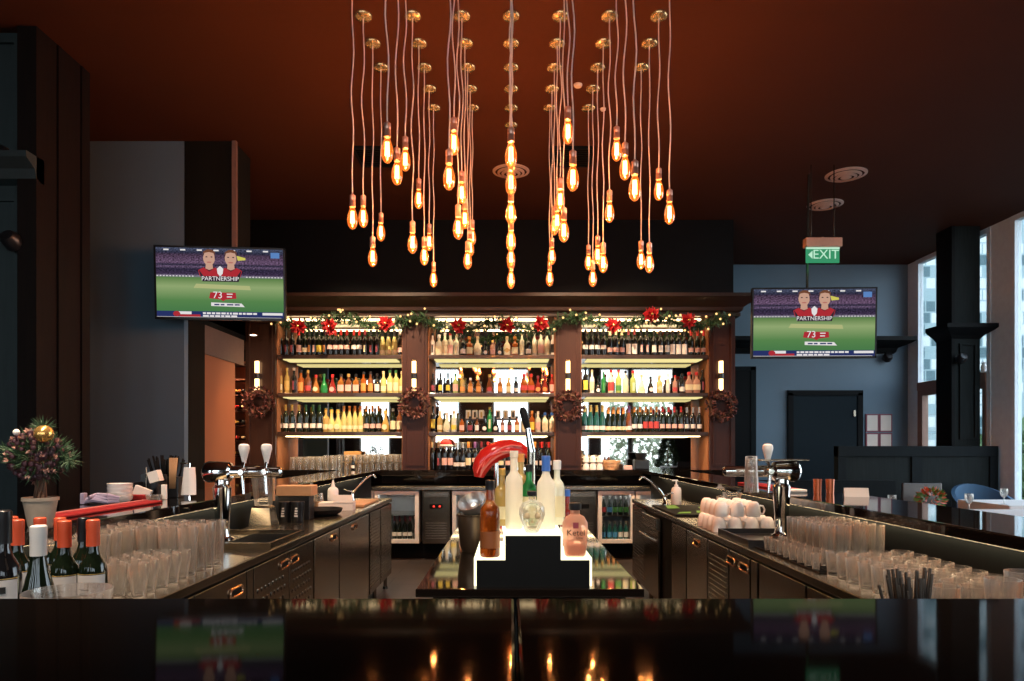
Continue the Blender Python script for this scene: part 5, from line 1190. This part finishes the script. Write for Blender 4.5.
t = thing('pink_box', 'small pale pink box on the right bay ledge left of the grinder', 'box', (X(628, 8.72), 8.72, LB)); MB().box(-.05, .05, -.03, .03, 0, .05, .004).build('carton', LABM['pink'], t)

# ================================================================== DINING AREA
def chair_mesh(): pass
def dining_chair(x, y, rz, label, m, seatm, group=None, h=.92):
    t = thing('dining_chair', label, 'chair', (x, y, 0), (0, 0, rz), group)
    MB().box(-.22, .22, -.22, .22, .43, .48, .012).build('seat', seatm, t)
    mb = MB(); mb.box(-.21, .21, .2, .235, .56, h, .012); mb.build('backrest', m, t)
    for a, b in ((-.2, -.2), (.2, -.2)): MB().box(a - .018, a + .018, b - .018, b + .018, 0, .43).build('leg', m, t)
    for a in (-.2, .2): MB().box(a - .018, a + .018, .2, .236, 0, .56).build('leg', m, t)
    return t
def dining_table(x, y, w, d, label, group=None):
    t = thing('dining_table', label, 'table', (x, y, 0), group=group)
    MB().box(-w / 2, w / 2, -d / 2, d / 2, .71, .745, .004).build('tabletop', M['maho'], t)
    for a in (-1, 1):
        for b in (-1, 1): MB().box(a * (w / 2 - .06) - .03, a * (w / 2 - .06) + .03, b * (d / 2 - .06) - .03, b * (d / 2 - .06) + .03, 0, .71).build('leg', M['mahod'], t)
    return t
def cloth(x, y, w, d, label, group=None):
    w = w / 2 + .012; d = d / 2 + .012
    mb = MB(); mb.box(-w, w, -d, d, .7465, .752)
    for s in (-1, 1): mb.box(*sorted((s * w, s * (w + .006))), -d, d, .5, .752); mb.box(-w, w, *sorted((s * d, s * (d + .006))), .5, .752)
    o = mb.build('tablecloth', M['cloth'], None, (x, y, 0)); return tag(o, label, 'tablecloth', group)
dining_table(5.55, 7.55, .9, .8, 'dining table under a white cloth by the window at the right edge')
cloth(5.55, 7.55, .9, .8, 'white tablecloth by the window at the right edge of the picture')
wine = MB().lathe([(.03, 0), (.03, .002), (.005, .006), (.004, .07), (.02, .085), (.036, .12), (.033, .165), (.034, .165), (.0375, .12), (.022, .083), (.006, .07)], 16, cap=False).mesh('wine_glass')
for px, d, z, lab in ((1004, 7.3, .752, 'wine glass on the white cloth at the right picture edge'), (969, 6.5, .752, 'wine glass standing right of the dark chair back'), (892, 6.3, .752, 'wine glass left on the near dining table, behind the ledge')):
    o = link('wine_glass', wine, M['glass2'], None, (X(px, d), d, z)); tag(o, lab, 'glass')
t = thing('tub_chair', 'blue upholstered tub chair by the window table', 'chair', (5.62, 8.3, 0))
mb = MB(); mb.box(-.28, .28, -.26, .24, .3, .47, .03); mb.build('seat', M['navyc'], t)
mb = MB()
rg = []
for k in range(13):
    a = PI * k / 12; c_, s_ = math.cos(a), math.sin(a); tp = .70 + .2 * math.sin(a)
    rg.append([(.30 * c_, .30 * s_ - .04, .3), (.34 * c_, .34 * s_ - .04, .3), (.36 * c_, .37 * s_ - .04, tp), (.32 * c_, .33 * s_ - .04, tp)])
mb.rings(rg, True); mb.build('backrest', M['navyc'], t)
for a in (-.22, .22):
    for b in (-.2, .2): MB().cyl((a, b, .3), (a * 1.1, b * 1.1, 0), .02, .014).build('leg', M['mahod'], t)
dining_table(4.1, 6.3, 1.6, .8, 'dining table under a white cloth just beyond the right bar')
cloth(4.1, 6.3, 1.6, .8, 'white tablecloth just beyond the right bar ledge')
dining_chair(4.35, 7.2, .0, 'dark wooden chair with broad back behind the small flower pot', M['mahod'], M['rubber'], None, .97)
t = bpy.data.objects[[o.name for o in bpy.data.objects if o.name.startswith('flower_pot')][0]]
t.location = (X(931, 6.2), 6.2, .7525)
MB().lathe([(0, 0), (.04, 0), (.055, .07), (.05, .07), (.045, .06), (0, .058)], 18).build('pot', M['paper'], t)
mb = MB(); fl = MB()
for k in range(160):
    v = Vector((random.gauss(0, 1), random.gauss(0, 1), random.gauss(.3, .8))).normalized(); c_ = (v.x * .08, v.y * .08, .13 + v.z * .07)
    (mb if k % 2 else fl).leaf(c_, .06, .03, dirv=v)
mb.build('leaves', cm('bright_leaf', (.1, .25, .05), .6, var=.3), t); fl.build('flowers', M['fo'], t)
# booth partition
pt = thing('booth_partition', 'dark panelled wooden booth partition in front of the windows', 'partition', (5.1, 8.85, 0))
x0, x1 = X(838, 8.8) - 5.1, X(998, 8.8) - 5.1
MB().box(x0, x1, -.03, .06, 0, EYE).build('back_panel', M['darkpanel2'], pt)
for a, b in ((x0, x0 + .1), (-.06, .07), (x1 - .1, x1)): MB().box(a, b, -.055, -.03, 0, EYE - .12).build('stile', M['darkpanel'], pt)
MB().box(x0, x1, -.06, .07, EYE - .12, EYE + .012, .004).build('top_rail', M['darkpanel'], pt)
# booth low wall running behind the right bar
t = thing('low_partition', 'low dark partition between the right bar and the blue wall', 'partition', (3.0, 7.4, 0))
MB().box(-.45, 1.05, -.04, .04, 0, 1.0, .004).build('panel', M['darkpanel'], t)
# tables and tree behind the camera, reflected in the mirrors
k = 0
for x, y in ((-6.2, -3.4), (-3.6, -3.2), (1.8, -3.3), (3.6, -2.6), (5.2, -3.4)):
    nm = ('left end', 'left', 'centre', 'right', 'right end')[k]
    dining_table(x, y, 1.0, .8, f'dining table at the {nm} of the rear windows, seen in the mirror', 'dining tables by the rear windows'); cloth(x, y, 1.0, .8, f'white tablecloth at the {nm} of the rear windows, seen in the mirror', 'tablecloths by the rear windows')
    dining_chair(x - .1, y + .72, 0, f'dark chair at the {nm} table of the rear windows, seen in the mirror', M['mahod'], M['rubber'], 'chairs by the rear windows'); k += 1
t = thing('christmas_tree', 'green christmas tree by the rear windows, seen in the right mirror', 'christmas tree', (5.0, -4.15, 0))
mb = MB()
for i in range(1500):
    h = random.random() ** .8; z = .25 + 1.5 * h; r = .5 * (1 - h) * random.uniform(.5, 1) + .02; a = random.uniform(0, 2 * PI)
    mb.leaf((r * math.cos(a), r * math.sin(a), z), .17, .045, dirv=(math.cos(a), math.sin(a), -.25))
mb.build('branches', M['leaf'], t); MB().cyl((0, 0, 0), (0, 0, 1.5), .05, .015).build('trunk', M['twig'], t); MB().lathe([(0, 0), (.18, 0), (.2, .2), (0, .2)], 16).build('pot', M['red'], t)
for (x, y, r, lab) in ((-6.7, -4.5, .35, 'leafy potted plant at the leftmost rear window, seen in the left mirror'), (-4.4, -4.5, .35, 'leafy potted plant at the second rear window, seen in the left mirror')):
    t = bush('potted_plant', x, y, .75, r, 200, lab, M['leafo']); t['category'] = 'plant'
    MB().lathe([(0, -.75), (.16, -.75), (.2, -.3), (0, -.3)], 16).build('pot', M['pot'], t)
# wine rack in the corridor
t = thing('wine_rack', 'tall wine rack glowing in the corridor left of the back bar', 'wine rack', (X(242, 9.25) - .1, 9.28, 0))
for z in [.02 + .2 * i for i in range(13)]: MB().box(-.3, .3, -.14, .14, z, z + .02).build('shelf', M['maho'], t)
for a in (-.3, .28): MB().box(a, a + .02, -.14, .14, 0, 2.5).build('upright', M['maho'], t)
MB().box(-.3, .3, .13, .14, 0, 2.5).build('back_panel', M['terra'], t)
rx = X(242, 9.25) - .1
lie = MB().lathe(PROF['bord'], 10).mesh('wine_bottle')
for i in range(11):
    for j in range(4):
        if i in (3, 4): continue
        o = link('wine_bottle', lie, BODY['black'] if (i + j) % 3 else BODY['brown'], None, (rx - .06 + .085 * j, 9.36, .08 + .2 * i), (PI / 2, 0, 0)); o.scale = (.95,) * 3; o.location.z = .04 + .2 * i + .036
        tag(o, f'wine bottle lying in the corridor rack, {ORD[i]} shelf from floor, {ORD[j]} from left', 'bottle', 'bottles in the corridor rack')
        link('cap', bmesh_cap('bord', .075), CAPM[('red', 'cream', 'gold', 'black')[(i * 2 + j) % 4]], o)

# ================================================================== LIGHT
w = bpy.data.worlds.new('sky'); bpy.context.scene.world = w; w.use_nodes = True
nt = w.node_tree; bg = nt.nodes['Background']
tc = nt.nodes.new('ShaderNodeTexCoord'); sp = nt.nodes.new('ShaderNodeSeparateXYZ'); rp = nt.nodes.new('ShaderNodeValToRGB')
nt.links.new(tc.outputs['Generated'], sp.inputs[0]); nt.links.new(sp.outputs[2], rp.inputs[0]); nt.links.new(rp.outputs[0], bg.inputs[0])
rp.color_ramp.elements[0].color = (.95, .97, 1, 1); rp.color_ramp.elements[1].color = (.55, .75, 1, 1)
bg.inputs[1].default_value = 5.0
def portal(loc, rot, sx, sy):
    l = bpy.data.lights.new('window_portal', 'AREA'); l.shape = 'RECTANGLE'; l.size = sx; l.size_y = sy; l.cycles.is_portal = True
    o = bpy.data.objects.new('window_portal', l); C.objects.link(o); o.location = loc; o.rotation_euler = rot
portal((6.28, 7.0, 2.1), (0, PI / 2, 0), 4.1, 7.6)
portal((-1, -5.12, 2.3), (PI / 2, 0, 0), 13, 3.4)
def downlight(x, y, z, e, col, size=1.6, blend=.8, label='', r=.05, tilt=(0, 0, 0)):
    t = thing('recessed_downlight', label, 'downlight', (x, y, z))
    MB().lathe([(r * .8, -.004), (r, -.006), (r * 1.15, -.002), (r * 1.15, 0), (r * .8, 0)], 20, cap=False).build('trim_ring', M['brass'], t)
    MB().lathe([(0, -.003), (r * .8, -.003), (r * .8, -.001), (0, -.001)], 20).build('lens', M['fridgel'], t)
    l = bpy.data.lights.new('downlight_lamp', 'SPOT'); l.energy = e; l.color = col; l.spot_size = size; l.spot_blend = blend; l.shadow_soft_size = .05
    o = bpy.data.objects.new('downlight_lamp', l); C.objects.link(o); o.parent = t; o.location = (0, 0, -.03); o.rotation_euler = tilt
WARM = (1, .62, .34)
downlight(-3.0, 8.15, 2.655, 45, (1, .5, .22), 1.9, .7, 'warm downlight in the corridor ceiling beside the orange wall', tilt=(0, -.35, 0))
downlight(-3.55, 8.75, 2.655, 260, WARM, 2.2, .7, 'warm downlight in the corridor ceiling over the wine rack')
for s, nm in ((-1, 'left'), (1, 'right')):  # out-of-view fill lamps added to brighten the counter glasses
    for k, y in enumerate((1.8, 3.0, 4.2)):
        downlight(s * 1.5, y, H - .001, 480, (1, .78, .58), (.7, .7, .8)[k], .6, f'unseen fill lamp added over the {nm} work counter, {ORD[k]} from the front', tilt=((0, 0, .28)[k], 0, 0))
for s, nm in ((-1, 'left'), (1, 'right')):  # unseen fill lamps added to light bottles and glasses from the front
    downlight(s * 1.25, .35, H - .001, 430, (1, .8, .62), 1.1, .6, f'unseen fill lamp added over the front bar at {nm}', tilt=(.5, 0, 0))
def vent_fill(x, tx, tz, e):     # fill lamps added at the ceiling vents to brighten shelves and fridges
    l = bpy.data.lights.new('vent_fill_lamp', 'SPOT'); l.energy = e; l.color = (1, .72, .45); l.spot_size = 1.0; l.spot_blend = .7; l.shadow_soft_size = .06
    o = bpy.data.objects.new('vent_fill_lamp', l); C.objects.link(o); o.location = (x, 6.82, H - .04)
    d = Vector((tx, 8.75, tz)) - o.location; o.rotation_euler = d.to_track_quat('-Z', 'Y').to_euler()
for x, tx in ((X(571, 6.8), .9), (X(378, 6.8), -1.5), (X(571, 6.8), 1.9), (X(378, 6.8), -2.2)): vent_fill(x, tx, 1.9, 480)
for x, tx in ((X(571, 6.8), 1.0), (X(378, 6.8), -1.4)): vent_fill(x, tx, .5, 260)
# ================================================================== CAMERA
cam = bpy.data.cameras.new('camera'); co = bpy.data.objects.new('camera', cam); C.objects.link(co)
co.location = (0, 0, EYE); co.rotation_euler = (PI / 2, 0, 0)
cam.sensor_width = 36; cam.lens = 36 * F / 1024; cam.shift_x = (512 - CX) / 1024; cam.shift_y = (CY - 340.5) / 1024; cam.clip_start = .05; cam.clip_end = 200
sc = bpy.context.scene; sc.camera = co
sc.view_settings.view_transform = 'Standard'; sc.view_settings.look = 'None'; sc.view_settings.gamma = 1; sc.view_settings.use_curve_mapping = False
sc.view_settings.exposure = 0.0
cy = sc.cycles
cy.use_denoising = True; cy.max_bounces = 10; cy.transparent_max_bounces = 24; cy.glossy_bounces = 5; cy.diffuse_bounces = 3; cy.transmission_bounces = 6
cy.sample_clamp_indirect = 4; cy.caustics_reflective = False; cy.caustics_refractive = False
cy.use_light_tree = True
